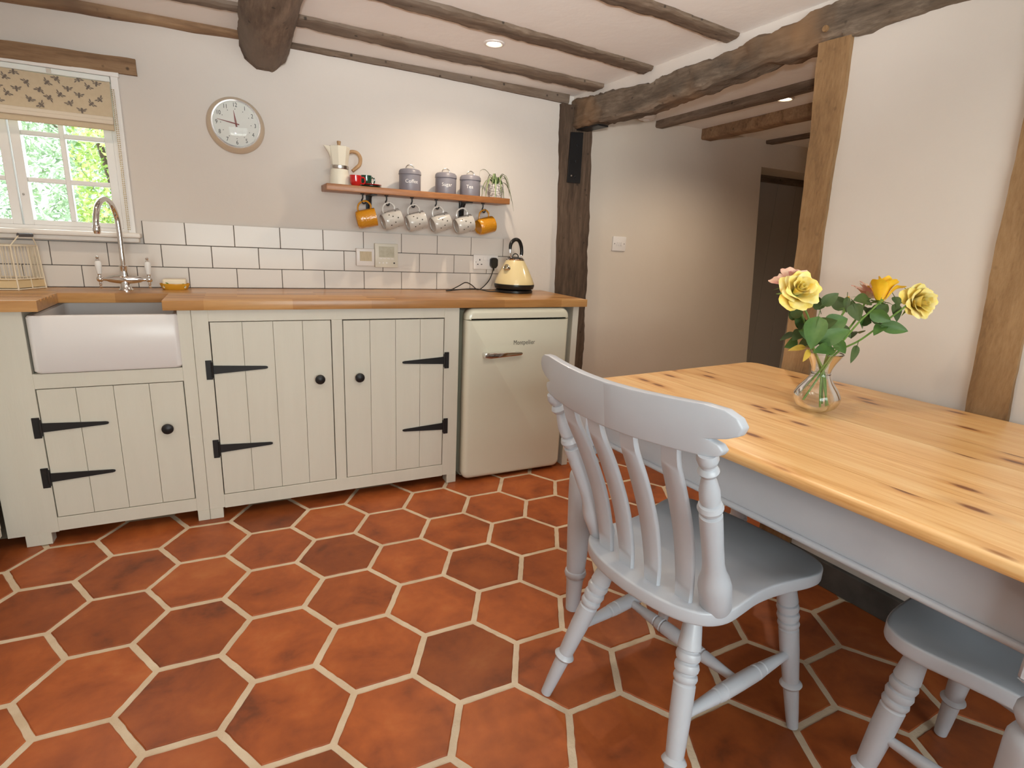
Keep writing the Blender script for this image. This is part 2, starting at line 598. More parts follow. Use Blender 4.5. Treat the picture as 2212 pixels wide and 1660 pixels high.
# ---- back wall with the window opening, tiled splashback
bw = B()
bw.box(-1.50, -1.09, 0.0, 0.24, 0, 2.0)
bw.box(-0.385, 1.80, 0.0, 0.24, 0, 2.0)
bw.box(-1.09, -0.385, 0.0, 0.24, 0, 1.125)
bw.box(-1.09, -0.385, 0.0, 0.24, 1.715, 2.0)
wall_back = struct(bw.done('wall_back', MT['plaster'], smooth=0))
gb = B()
gb.box(-1.45, 1.432, -0.0045, 0.0, 0.90, 1.083)
gb.box(-0.340, 1.432, -0.0045, 0.0, 1.083, 1.177)
gb.done('grout', MT['wall_grout'], wall_back, smooth=0)
_tm = {}
def wall_tile(x0, x1, z0, z1):
    w, h = round(x1 - x0, 4), round(z1 - z0, 4)
    if (w, h) not in _tm:
        _tm[(w, h)] = B().box(-w / 2, w / 2, -0.008, 0.0, -h / 2, h / 2, 0.0012).mesh('tile', MT['ceramic'], 30)
    o = bpy.data.objects.new('tile', _tm[(w, h)])
    link(o, wall_back)
    o.location = ((x0 + x1) / 2, -0.001, (z0 + z1) / 2)
def tile_row(phase, xl, xr, z0, z1):
    x = phase - 0.19 * 8
    while x < xr:
        a, c = max(x, xl), min(x + 0.19, xr)
        if c - a > 0.02:
            wall_tile(round(a + 0.0014, 4), round(c - 0.0014, 4), z0, z1)
        x += 0.19
tile_row(-0.184, -1.42, 1.432, 0.902, 0.9865)
tile_row(-0.089, -1.42, 1.432, 0.9895, 1.0815)
tile_row(-0.184, -0.338, 1.432, 1.0845, 1.177)

# ---- other walls
b = B()
b.box(-1.62, -1.45, -4.4, 0.24, 0, 2.2)
wall_left = struct(b.done('wall_left', MT['plaster'], smooth=0))
b = B()
b.box(-1.62, -0.75, -4.55, -4.3, 0, 2.2)
b.box(1.45, 4.4, -4.55, -4.3, 0, 2.2)
b.box(-0.75, 1.45, -4.55, -4.3, 0, 0.80)
b.box(-0.75, 1.45, -4.55, -4.3, 1.88, 2.2)
wall_rear = struct(b.done('wall_rear', MT['plaster'], smooth=0))

b = B()
b.box(0.006, 0.105, -4.4, 0.10, 1.888, 2.12, mtx=WM)
b.prism([(-1.47, 1.9), (-1.57, 0.0), (-4.4, 0.0), (-4.4, 1.9)], 'x', 0.004, 0.15, mtx=WM)
wall_right = struct(b.done('wall_right', MT['plaster'], smooth=0))
bb = B().box(-0.018, 0.004, -4.3, -1.60, 0.0, 0.095, 0.002, mtx=WM)
struct(bb.done('baseboard_right', plain('dark_stone_skirting', (0.10, 0.09, 0.08), 0.7, var=(0.05, 0.045, 0.04), vscale=9), smooth=0))

# ---- hall beyond the timber opening
b = B()
b.prism([(1.78, 0), (3.50, 0), (3.455, 0.34), (3.39, 0.95), (3.345, 1.35), (3.30, 1.753), (3.30, 2.0), (1.78, 2.0)], 'y', 0.05, 0.36)
b.box(3.30, 4.45, 0.05, 0.36, 1.745, 2.0)
b.box(4.20, 4.45, 0.05, 0.36, 0, 1.75)
struct(b.done('wall_hall', MT['hall_plaster'], smooth=0))
struct(B().box(4.30, 4.45, -2.4, 0.05, 0, 2.0).done('wall_hall_end', MT['hall_plaster'], smooth=0))
struct(B().box(1.95, 4.45, -2.55, -2.4, 0, 2.0).done('wall_hall_near', MT['hall_plaster'], smooth=0))
struct(B().prism([tuple(W(0.10, 0.30, 0))[:2], tuple(W(0.10, -2.60, 0))[:2], (4.45, -2.5), (4.45, 0.4)], 'z', 1.915, 1.99).done('ceiling_hall', MT['ceil'], smooth=0))
d1 = B().box(3.2, 4.25, 0.33, 0.37, 0.0, 1.70, 0.003).done('door_1', plain('slate_grey_door_paint', (0.37, 0.35, 0.335), 0.5), smooth=0)
struct(d1)
B().box(3.2, 4.25, 0.315, 0.36, 1.695, 1.745, 0.003).done('head_frame', MT['beam_x'], d1, smooth=0)
for k in range(1, 5):
    B().box(3.2 + k * 0.21 - 0.003, 3.2 + k * 0.21 + 0.003, 0.327, 0.332, 0.02, 1.69).done('bead', d1.data.materials[0], d1, smooth=0)

# ---- ceiling
b = B()
b.prism([(0.3, ceilz(0.3)), (-4.5, ceilz(-4.5)), (-4.5, 2.3), (0.3, 2.3)], 'x', -1.6, 2.15)
ceiling = struct(b.done('ceiling', MT['ceil'], smooth=0))

# ---- window over the sink
fr = B()
fr.box(-1.09, -0.385, 0.03, 0.11, 1.690, 1.715)
fr.box(-1.09, -0.385, 0.03, 0.11, 1.125, 1.140)
fr.box(-1.09, -1.068, 0.03, 0.11, 1.140, 1.690)
fr.box(-0.408, -0.385, 0.03, 0.11, 1.140, 1.690)
fr.box(-0.3875, -0.362, -0.010, 0.03, 1.108, 1.722, 0.002)
fr.box(-1.113, -1.0875, -0.010, 0.03, 1.108, 1.722, 0.002)
fr.box(-1.113, -0.358, -0.014, 0.03, 1.7145, 1.735, 0.002)
window_1 = struct(fr.done('window_1', MT['white_paint'], smooth=0))
for (xa, xb) in ((-0.735, -0.408), (-1.068, -0.741)):
    c = B()
    c.box(xa, xa + 0.030, 0.035, 0.080, 1.140, 1.690, 0.002)
    c.box(xb - 0.030, xb, 0.035, 0.080, 1.140, 1.690, 0.002)
    c.box(xa + 0.03, xb - 0.03, 0.035, 0.080, 1.140, 1.160, 0.002)
    c.box(xa + 0.03, xb - 0.03, 0.035, 0.080, 1.660, 1.690, 0.002)
    cs = c.done('casement', MT['white_paint'], window_1, smooth=0)
    xm = (xa + xb) / 2 - 0.006
    B().box(xm - 0.009, xm + 0.009, 0.042, 0.074, 1.160, 1.660, 0.003).done('glazing_bar', MT['white_paint'], cs, smooth=0)
    for zb in (1.312, 1.484):
        B().box(xa + 0.03, xb - 0.03, 0.044, 0.072, zb - 0.009, zb + 0.009, 0.003).done('glazing_bar', MT['white_paint'], cs, smooth=0)
    for (pa, pb) in ((xa + 0.03, xm - 0.008), (xm + 0.008, xb - 0.03)):
        for (za, zb) in ((1.160, 1.304), (1.320, 1.476), (1.492, 1.660)):
            B().box(pa, pb, 0.057, 0.060, za, zb).done('pane', MT['glass'], cs, smooth=0)
    if xa > -0.8:
        B().ball((xa + 0.012, 0.033, 1.255), 0.004).done('screw', MT['screw'], cs)
sl = B()
sl.box(-1.14, -0.343, -0.055, 0.05, 1.106, 1.126, 0.006, 2)
sl.box(-1.13, -0.350, -0.042, 0.0, 1.088, 1.106, 0.003)
sl.done('window_sill', MT['sill_paint'], window_1, smooth=40)

# ---- window behind the photographer (the daylight on the table comes from here)
f2 = B()
for xs in (-0.75, -0.02, 0.70, 1.41):
    f2.box(xs, xs + 0.04, -4.50, -4.44, 0.80, 1.88)
for zs in (0.80, 1.33, 1.84):
    f2.box(-0.75, 1.45, -4.49, -4.45, zs, zs + 0.04)
window_2 = struct(f2.done('window_2', MT['white_paint'], smooth=0))
for xs in (-0.71, 0.02, 0.74):
    B().box(xs, xs + 0.67, -4.471, -4.468, 0.84, 1.84).done('pane', MT['glass'], window_2, smooth=0)

# ================================================================== TIMBERS
def timber(name, polys, mat, label, cat='beam', jit=0.004, esub=3, lsub=10, seed=0, group=None):
    """loft of polygons (lists of 3D points) with weathered, uneven faces."""
    stations = []
    for a in range(len(polys) - 1):
        for k in range(lsub):
            t = k / lsub
            stations.append([Vector(p).lerp(Vector(q), t) for p, q in zip(polys[a], polys[a + 1])])
    stations.append([Vector(p) for p in polys[-1]])
    rs = []
    for st in stations:
        c = sum(st, Vector()) / len(st)
        r = []
        for k in range(len(st)):
            p, q = st[k], st[(k + 1) % len(st)]
            for e in range(esub):
                r.append(p.lerp(q, e / esub))
        out = []
        for p in r:
            nv = noise.noise_vector(p * 6 + Vector((seed, 0, 0))) * jit + noise.noise_vector(p * 20 + Vector((0, seed, 0))) * jit * 0.7 + noise.noise_vector(p * 60 + Vector((0, 0, seed))) * jit * 0.35
            out.append(p + nv)
        rs.append(out)
    o = B().rings(rs).done(name, mat, None, smooth=50)
    return tag(o, label, cat, group)

def joist(name, x0, f0, k0, x1, f1, k1, label, seed, mat, drop=0.019):
    def P(x, f, k):
        zf, zk = ceilz(f), ceilz(k)
        return [(x, f, zf + 0.012), (x, f + 0.003, zf - drop * 0.65), (x, f + 0.016, zf - drop), (x, k - 0.010, zk - drop), (x, k, zk - drop * 0.5), (x, k, zk + 0.012)]
    return timber(name, [P(x0, f0, k0), P(x1, f1, k1)], mat, label, 'beam', 0.0060, 4, 90, seed, 'exposed ceiling joists')
joist('ceiling_joist', 0.262, -0.355, -0.265, 1.738, -0.285, -0.178, 'worm-eaten ceiling joist next to the thin wall-top timber, right of the thick beam', 1, MT['beam_x'])
joist('ceiling_joist', 0.262, -0.765, -0.672, 1.768, -0.618, -0.540, 'long ceiling joist running just in front of the round ceiling light', 2, MT['beam_x'])
joist('ceiling_joist', 0.262, -1.235, -1.145, 1.800, -1.075, -1.005, 'short stretch of ceiling joist at the top edge, nearest the viewer', 3, MT['beam_x'])
joist('ceiling_joist', -1.45, -0.262, -0.185, 0.085, -0.340, -0.285, 'ceiling joist at the top left corner, left of the thick beam', 4, MT['beam_x'])
# timbers along the top of the back wall
timber('wall_top_timber', [[(x, -0.048, 1.975), (x, -0.046, zb + 0.012), (x, -0.036, zb), (x, 0.004, zb), (x, 0.004, 1.975)] for x, zb in ((-1.45, 1.905), (-0.69, 1.912), (0.085, 1.930))],
       MT['lintel'], 'brown timber along the wall top above the window, left of the thick beam', 'beam', 0.003, 2, 14, 5)
timber('wall_top_timber', [[(x, -0.024, 1.965), (x, -0.023, zb + 0.010), (x, -0.016, zb), (x, 0.004, zb), (x, 0.004, 1.965)] for x, zb in ((0.26, 1.930), (0.9, 1.925), (1.69, 1.905))],
       MT['beam_x'], 'thin timber strip along the wall top above the mug shelf', 'beam', 0.002, 2, 18, 6)
# the thick bridging beam
def bridging(y):
    dz = ceilz(y) - ceilz(0)
    return [(0.074, y, 1.97 + dz), (0.077, y, 1.885 + dz), (0.100, y, 1.845 + dz), (0.140, y, 1.820 + dz), (0.205, y, 1.820 + dz), (0.245, y, 1.845 + dz), (0.263, y, 1.890 + dz), (0.283, y, 1.97 + dz)]
def bridging_end(y):
    return [(0.078, y, 1.97), (0.080, y, 1.90), (0.098, y, 1.858), (0.140, y, 1.824), (0.205, y, 1.822), (0.235, y, 1.845), (0.255, y, 1.895), (0.280, y, 1.97)]
timber('bridging_beam', [bridging_end(-0.001), bridging(-0.10), bridging(-1.4), bridging(-4.3)], MT['beam_y'],
       'thick hewn ceiling beam running forward above the clock', 'beam', 0.008, 5, 30, 8)
# lintel over the window
timber('window_lintel', [[(x, -0.016, zt), (x, -0.018, (zt + zb) / 2), (x, -0.014, zb), (x, 0.004, zb), (x, 0.004, zt)] for x, zb, zt in ((-1.22, 1.722, 1.775), (-0.71, 1.724, 1.783), (-0.296, 1.731, 1.790))],
       MT['lintel'], 'short brown timber lintel over the window with the bee blind', 'beam', 0.003, 2, 16, 9)
# great beam over the opening
def great(yl, zb, zt):
    return [tuple(W(-0.012, yl, zb + 0.012)), tuple(W(0.004, yl, zb)), tuple(W(0.095, yl, zb + 0.004)), tuple(W(0.11, yl, zb + 0.02)), tuple(W(0.11, yl, zt)), tuple(W(0.012, yl, zt)), tuple(W(-0.010, yl, zt - 0.012))]
gbeam = timber('wall_beam', [great(*g) for g in ((0.10, 1.792, 1.940), (-0.03, 1.791, 1.934), (-0.27, 1.787, 1.920), (-0.60, 1.792, 1.911), (-0.82, 1.811, 1.923), (-1.10, 1.835, 1.943), (-1.41, 1.860, 1.976), (-1.53, 1.858, 1.986), (-1.82, 1.873, 2.0), (-2.6, 1.885, 2.03), (-4.2, 1.89, 2.08))],
       MT['beam_main'], 'massive weathered oak beam over the doorway opening along the right wall', 'beam', 0.013, 8, 16, 11)
pg = B()
_p = W(-0.022, -1.437, 1.900)
pg.lathe([(0, 0.0), (0.0, 0.010), (0.02, 0.011)], _p, W(1, 0, 0) - W(0, 0, 0), 10)
pg.done('peg', MT['oak_post'], gbeam)
# dark corner post under the great beam
post_c = timber('corner_post', [[(xl, -0.030, z), (xr, -0.030, z), (xr + 0.005, 0.16, z), (xl, 0.16, z)] for z, xl, xr in ((0.0, 1.700, 1.915), (0.45, 1.698, 1.905), (0.865, 1.690, 1.892), (1.40, 1.668, 1.868), (1.81, 1.648, 1.845), (1.90, 1.642, 1.845))],
       MT['beam_z'], 'dark oak corner post behind the worktop end, carrying an iron strap', 'post', 0.006, 6, 14, 12)
# paler posts in the right wall
timber('oak_post', [[tuple(W(-0.012, a, z)), tuple(W(-0.012, c, z)), tuple(W(0.13, c, z)), tuple(W(0.13, a, z))] for z, a, c in ((0.0, -1.512, -1.645), (0.45, -1.498, -1.617), (0.745, -1.484, -1.592), (0.86, -1.482, -1.582), (1.235, -1.462, -1.548), (1.555, -1.440, -1.540), (1.862, -1.415, -1.527))],
       MT['oak_post'], 'pale oak post at the edge of the opening, behind the flower vase', 'post', 0.003, 3, 8, 14)
timber('oak_post', [[tuple(W(-0.012, a, z)), tuple(W(-0.012, c, z)), tuple(W(0.13, c, z)), tuple(W(0.13, a, z))] for z, a, c in ((0.0, -2.10, -2.20), (0.757, -2.068, -2.165), (0.97, -2.056, -2.152), (1.183, -2.044, -2.142), (1.525, -2.031, -2.130), (1.875, -2.016, -2.118))],
       MT['oak_post'], 'pale oak post set in the white wall at the right edge', 'post', 0.003, 3, 8, 15)
# hall joists
def hall_joist(name, a, c, label, seed, mat, zb0, zb1):
    (x0, w0, y0), (x1, w1, y1) = a, c
    def P(x, w, y, zb):
        return [(x, y, 1.9155), (x, y, zb + 0.006), (x + 0.008, y, zb), (x + w - 0.008, y, zb), (x + w, y, zb + 0.006), (x + w, y, 1.9155)]
    timber(name, [P(x0, w0, y0, zb0), P(x1, w1, y1, zb1)], mat, label, 'beam', 0.004, 3, 24, seed, 'joists in the hall ceiling')
hall_joist('hall_joist', (2.350, 0.065, 0.055), (2.275, 0.075, -2.3), 'hall ceiling joist nearest the great beam, beside the small hall light', 21, MT['beam_y'], 1.878, 1.878)
hall_joist('hall_joist', (2.725, 0.090, 0.055), (2.55, 0.10, -2.3), 'deepest brown joist in the middle of the hall ceiling', 22, MT['lintel'], 1.852, 1.855)
hall_joist('hall_joist', (3.310, 0.07, 0.055), (3.16, 0.07, -2.3), 'small dark hall joist above the grey door', 23, MT['beam_y'], 1.893, 1.893)

# iron strap on the corner post
st = thing('iron_strap', 'black iron angle strap bolted to the dark corner post', 'bracket', (1.742, -0.037, 1.50))
b = B()
b.prism([(-0.043, 0.0), (0.043, 0.002), (0.040, 0.268), (-0.040, 0.262)], 'y', -0.006, 0.004, 0.0015)
b.done('plate', MT['iron'], st)
b = B()
b.box(0.015, 0.085, -0.22, -0.02, 1.776, 1.784, 0.002, mtx=Matrix.Translation((-1.742, 0.037, -1.50)) @ WM)
b.done('arm', MT['iron'], st)
for zb in (0.035, 0.115, 0.20):
    B().lathe([(0, 0.008), (0.004, 0.007), (0.006, 0.0)], (0.004, -0.005, zb), (0, -1, 0), 6).done('bolt', MT['iron'], st)
B().lathe([(0, 0.006), (0.003, 0.005), (0.004, 0.0)], (-0.02, -0.005, 0.038), (0, -1, 0), 8).done('screw', MT['screw'], st)

# ================================================================== CEILING FITTINGS
MT['lamp'] = emitter('lamp_lens', (1.0, 0.86, 0.62), 22.0)
def downlight(x, y, z, power, label, tilt=0.0):
    t = thing('ceiling_downlight', label, 'light', (x, y, z), 0.0, 'recessed ceiling downlights')
    B().lathe([(0.004, 0.034), (0.0, 0.044), (-0.004, 0.043), (-0.006, 0.034), (-0.002, 0.028), (0.002, 0.028)], (0, 0, 0), (0, 0, 1), 28).done('trim_ring', MT['white_plastic'], t)
    B().lathe([(-0.003, 0.0), (-0.003, 0.027), (0.002, 0.027)], (0, 0, 0), (0, 0, 1), 24).done('lens', MT['lamp'], t)
    l = bpy.data.lights.new('downlight_beam', 'SPOT')
    l.energy = power
    l.color = (1.0, 0.82, 0.62)
    l.spot_size = math.radians(150)
    l.spot_blend = 0.9
    l.shadow_soft_size = 0.016
    lo = bpy.data.objects.new('downlight_beam', l)
    link(lo, t)
    lo.location = (0, 0, -0.012)
    return t
downlight(1.035, -0.478, ceilz(-0.478), 27, 'lit round downlight in the kitchen ceiling above the shelf')
downlight(2.500, -0.735, 1.915, 46, 'lit round downlight between joists in the hall ceiling')
downlight(-0.62, -0.62, ceilz(-0.62), 15, 'added fill downlight in the ceiling above the sink, out of view')  # unseen lamp, added to light the sink end of the room
downlight(-0.62, -1.95, ceilz(-1.95), 17, 'added fill downlight in the ceiling by the left wall, out of view')  # second added fill lamp, also unseen
downlight(0.95, -1.85, ceilz(-1.85), 17, 'added fill downlight in the ceiling above the table, out of view')  # third unseen lamp, put in for more light over the table
sa = thing('smoke_alarm', 'flat white round smoke alarm on the hall ceiling', 'smoke alarm', (2.215, -0.03, 1.915))
B().lathe([(0, 0.055), (-0.012, 0.054), (-0.022, 0.045), (-0.026, 0.02), (-0.026, 0.0)], (0, 0, 0), (0, 0, 1), 28).done('body', MT['white_plastic'], sa)
B().lathe([(-0.0255, 0.021), (-0.030, 0.020), (-0.031, 0.0)], (0, 0, 0), (0, 0, 1), 20).done('test_button', MT['white_plastic'], sa)

# ================================================================== OUTSIDE THE WINDOW
struct(B().box(-9, 7, 0.45, 9, -0.35, -0.3).done('ground', plain('lawn', (0.10, 0.22, 0.04), 0.9, var=(0.2, 0.34, 0.08), vscale=8), smooth=0))
def shrub(name, label, loc, rx, ry, rz, nleaf, cols, seed, lw, ll):
    t = thing(name, label, 'shrub', loc)
    rnd = random.Random(seed)
    b = B()
    for k in range(nleaf):
        a = rnd.uniform(0, 2 * PI); zz = rnd.uniform(-1, 1)
        r = rnd.uniform(0.72, 1.0)
        q = math.sqrt(1 - zz * zz)
        p = Vector((math.cos(a) * q * rx, math.sin(a) * q * ry, zz * rz)) * r
        p *= 1 + 0.22 * noise.noise(p * 2.2)
        p.z += rz
        d = Vector((rnd.uniform(-1, 1), rnd.uniform(-1, 1), rnd.uniform(-1, 0.6))).normalized()
        s = d.cross(Vector((rnd.uniform(-1, 1), rnd.uniform(-1, 1), rnd.uniform(-1, 1)))).normalized()
        L, w = ll * rnd.uniform(0.6, 1.3), lw * rnd.uniform(0.7, 1.2)
        b.poly([p, p + d * L * 0.5 + s * w, p + d * L, p + d * L * 0.5 - s * w])
    m, nt, bs = _nt(name + '_leaves')
    col = _ramp(nt, _noise(nt, _coord(nt), 9.0, 3.0), [(0.3, cols[0]), (0.5, cols[1]), (0.7, cols[2])])
    nt.links.new(col, bs.inputs['Base Color'])
    bs.inputs['Roughness'].default_value = 0.6
    o = b.done('foliage', m, t, smooth=0)
    o['kind'] = 'stuff'
    tr = B()
    for k in range(4):
        tr.tube(bez([(rnd.uniform(-0.05, 0.05), rnd.uniform(-0.05, 0.05), -0.3), (rnd.uniform(-0.3, 0.3) * rx, 0, rz * 0.8), (rnd.uniform(-0.6, 0.6) * rx, rnd.uniform(-0.4, 0.4) * ry, rz * 1.6)], 6), 0.02, 6)
    tr.done('stem', MT['beam_z'], t)
shrub('garden_shrub', 'grey-green feathery shrub outside the left part of the window', (-1.75, 3.2, 0.0), 1.0, 0.8, 1.5, 15000, ((0.16, 0.24, 0.13), (0.36, 0.45, 0.30), (0.60, 0.67, 0.52)), 3, 0.009, 0.07)
shrub('garden_shrub', 'bright yellow-green shrub outside the right part of the window', (-0.70, 2.1, 0.0), 0.27, 0.4, 1.05, 6000, ((0.16, 0.30, 0.07), (0.46, 0.56, 0.16), (0.82, 0.82, 0.34)), 5, 0.011, 0.042)
shrub('garden_shrub', 'pale green tree behind the other garden shrubs', (-1.0, 6.0, 0.0), 3.2, 1.0, 1.55, 9000, ((0.28, 0.38, 0.22), (0.50, 0.58, 0.40), (0.78, 0.83, 0.66)), 9, 0.03, 0.14)

# ================================================================== KITCHEN UNITS
def wd(b, name, mat, t, smooth=35):
    """mesh given in world coordinates, parented to an Empty thing."""
    o = b.done(name, mat, None, smooth)
    o.parent = t
    o.matrix_parent_inverse = (Matrix.Translation(t.location) @ t.rotation_euler.to_matrix().to_4x4()).inverted()
    return o

def rrect(x0, x1, y0, y1, r, n=5):
    """rounded rectangle, counter-clockwise; r: one radius or (bl, br, tr, tl)."""
    if not isinstance(r, tuple): r = (r,) * 4
    out = []
    for (cx, cy, a0, q) in ((x0, y0, PI, r[0]), (x1, y0, 1.5 * PI, r[1]), (x1, y1, 0, r[2]), (x0, y1, 0.5 * PI, r[3])):
        sx = 1 if cx == x0 else -1
        sy = 1 if cy == y0 else -1
        for k in range(n + 1):
            a = a0 + 0.5 * PI * k / n
            out.append((cx + sx * q + q * math.cos(a), cy + sy * q + q * math.sin(a)))
    return out

FY = -0.479   # face of the units
def hinge(door, xp, zc, side):
    """T hinge: upright plate on the frame, tapering strap on the door. side=+1 strap runs to +x."""
    h = B().box(min(xp, xp - side * 0.022), max(xp, xp - side * 0.022), FY - 0.005, FY - 0.0005, zc - 0.038, zc + 0.038, 0.001).done('hinge', MT['iron'], door, smooth=0)
    s = B()
    x1 = xp + side * 0.198
    pl = [(xp + side * 0.002, zc - 0.017), (x1 - side * 0.01, zc - 0.006), (x1 - side * 0.002, zc - 0.004), (x1, zc), (x1 - side * 0.002, zc + 0.004), (x1 - side * 0.01, zc + 0.006), (xp + side * 0.002, zc + 0.017)]
    s.prism(pl, 'y', FY - 0.0055, FY - 0.001, 0.0008)
    s.lathe([(-0.03, 0.0045), (0.03, 0.0045)], (xp, FY - 0.005, zc), (0, 0, 1), 8)
    s.box(min(xp - side * 0.010, xp - side * 0.007), max(xp - side * 0.010, xp - side * 0.007), FY - 0.0065, FY - 0.004, zc - 0.012, zc + 0.012)
    s.done('hinge_strap', MT['iron'], door, smooth=0)
    return h

def cup_door(cab, x0, x1, z0, z1, hs, hz, knob, name='door'):
    g = 0.0028
    d = wd(B().box(x0 + g, x1 - g, FY + 0.012, FY + 0.022, z0 + g, z1 - g), name, MT['cream'], cab, 0)
    n = 4
    w = (x1 - x0 - 2 * g) / n
    for k in range(n):
        a = x0 + g + k * w
        B().box(a + 0.0006, a + w - 0.0006, FY + 0.0008, FY + 0.013, z0 + g, z1 - g, 0.0011).done('board', MT['cream'], d, smooth=30)
    for zc in hz:
        hinge(d, x0 - 0.001 if hs > 0 else x1 + 0.001, zc, hs)
    kx, kz = knob
    B().lathe([(0, 0.009), (0.010, 0.008), (0.014, 0.016), (0.020, 0.0205), (0.026, 0.0190), (0.031, 0.010), (0.032, 0.0)], (kx, FY, kz), (0, -1, 0), 20).done('knob', MT['iron'], d)
    return d

# ---- sink cabinet
cab = thing('sink_cabinet', 'cream painted cabinet under the white sink with one strap-hinged plank door', 'cabinet', (-0.43, FY, 0))
def fbox(t, name, x0, x1, z0, z1, y0=FY, y1=FY + 0.022):
    return wd(B().box(x0, x1, y0, y1, z0, z1, 0.0012), name, MT['cream'], t, 30)
fbox(cab, 'stile', -0.800, -0.652, 0.045, 0.862)
fbox(cab, 'stile', -0.2055, -0.1615, 0.045, 0.862)
fbox(cab, 'rail', -0.652, -0.2055, 0.592, 0.645)
fbox(cab, 'rail', -0.652, -0.2055, 0.048, 0.101)
fbox(cab, 'foot', -0.752, -0.676, 0.0, 0.045, FY, FY + 0.05)
fbox(cab, 'foot', -0.204, -0.1615, 0.0, 0.045, FY, FY + 0.05)
b = B()
b.box(-0.80, -0.785, FY + 0.022, -0.012, 0.06, 0.862)
b.box(-0.68, -0.652, FY + 0.022, -0.012, 0.06, 0.862)
b.box(-0.195, -0.1615, FY + 0.022, -0.012, 0.06, 0.862)
b.box(-0.652, -0.195, FY + 0.03, -0.012, 0.06, 0.10)
b.box(-0.652, -0.195, FY + 0.03, -0.012, 0.600, 0.640)
wd(b, 'carcass', MT['cream'], cab, 0)
cup_door(cab, -0.652, -0.2055, 0.101, 0.592, 1, (0.452, 0.262), (-0.273, 0.412))
# ---- double cabinet
cab2 = thing('base_cabinet', 'cream painted double cabinet with two strap-hinged plank doors beside the fridge', 'cabinet', (0.37, FY, 0))
fbox(cab2, 'stile', -0.1605, -0.105, 0.045, 0.862)
fbox(cab2, 'stile', 0.343, 0.387, 0.101, 0.817)
fbox(cab2, 'stile', 0.838, 0.909, 0.045, 0.862)
fbox(cab2, 'rail', -0.105, 0.838, 0.817, 0.862)
fbox(cab2, 'rail', -0.105, 0.838, 0.042, 0.101)
fbox(cab2, 'foot', -0.1605, -0.112, 0.0, 0.045, FY, FY + 0.05)
fbox(cab2, 'foot', 0.862, 0.909, 0.0, 0.045, FY, FY + 0.06)
b = B()
b.box(-0.1605, -0.14, FY + 0.022, -0.012, 0.06, 0.862)
b.box(0.885, 0.909, FY + 0.022, -0.012, 0.0, 0.862)
b.box(-0.14, 0.885, FY + 0.03, -0.012, 0.06, 0.098)
b.box(0.355, 0.375, FY + 0.022, -0.012, 0.098, 0.84)
wd(b, 'carcass', MT['cream'], cab2, 0)
cup_door(cab2, -0.105, 0.343, 0.101, 0.817, 1, (0.630, 0.305), (0.288, 0.569))
cup_door(cab2, 0.387, 0.838, 0.101, 0.815, -1, (0.620, 0.299), (0.451, 0.566))
# ---- end panel beyond the fridge
ep = thing('end_panel', 'cream painted upright panel between the fridge and the wall', 'panel', (1.54, FY, 0))
wd(B().box(1.522, 1.556, FY, -0.010, 0.0, 0.862, 0.0015), 'board', MT['cream'], ep, 30)
# ---- cabinet run on the left wall
lr = thing('side_cabinet', 'cream painted cabinet side at the lower left edge of the picture', 'cabinet', (-1.12, -1.35, 0))
wd(B().box(-1.44, -0.802, -2.2, -0.512, 0.075, 0.862, 0.002), 'carcass', MT['cream'], lr, 30)
wd(B().box(-1.44, -0.845, -2.2, -0.512, 0.0, 0.075), 'plinth', MT['dark_gap'], lr, 0)
for k in range(3):
    wd(B().box(-0.806, -0.796, -2.19 + k * 0.56, -1.645 + k * 0.56, 0.11, 0.845, 0.002), 'door', MT['cream'], lr, 30)

# ---- oak worktop
wt = thing('worktop', 'oak stave worktop running over the cabinets and the fridge', 'worktop', (0.3, -0.25, 0.862))
WY = -0.502
b = B()
b.prism([(-1.45, -0.009), (-1.45, -0.25), (-0.247, -0.25), (-0.247, WY), (1.588, WY), (1.588, -0.009)], 'z', 0.8635, 0.900, 0.002, 2)
wd(b, 'slab', MT['oak_top'], wt, 30)
pr = [(WY, 0.8635), (WY, 0.8985), (WY + 0.002, 0.900)]
for gy in (-0.452, -0.412, -0.372, -0.332, -0.292):
    pr += [(gy - 0.008, 0.900), (gy - 0.006, 0.8945), (gy, 0.8915), (gy + 0.006, 0.8945), (gy + 0.008, 0.900)]
pr += [(-0.2505, 0.900), (-0.2505, 0.8635)]
b = B().prism(pr, 'x', -1.45, -0.602)
wd(b, 'drainer', MT['oak_top'], wt, 30)
lwt = thing('worktop', 'oak worktop on the left wall cabinets, just out of view', 'worktop', (-1.12, -1.35, 0.862))
wd(B().box(-1.45, -0.80, -2.22, WY - 0.002, 0.8635, 0.900, 0.002), 'slab', MT['oak_top'], lwt, 30)

# ---- sink
sk = B()
def sring(i, z, r):
    return [(x, y, z) for x, y in rrect(-0.645 + i, -0.203 - i, -0.490 + i, -0.055 - i, r)]
sk.rings([sring(0.006, 0.648, 0.018), sring(0.0, 0.656, 0.018), sring(0.0, 0.842, 0.018), sring(0.004, 0.848, 0.018), sring(0.018, 0.848, 0.018), sring(0.023, 0.843, 0.018), sring(0.026, 0.70, 0.03), sring(0.06, 0.682, 0.04)])
snk = thing('belfast_sink', 'white fireclay sink with a plain front set into the worktop', 'sink', (-0.424, -0.27, 0.646))
wd(sk, 'basin', MT['sink'], snk, 40)
wd(B().lathe([(0.683, 0.02), (0.686, 0.028), (0.684, 0.032)], (-0.424, -0.27, 0), (0, 0, 1), 16), 'waste', MT['chrome'], snk)

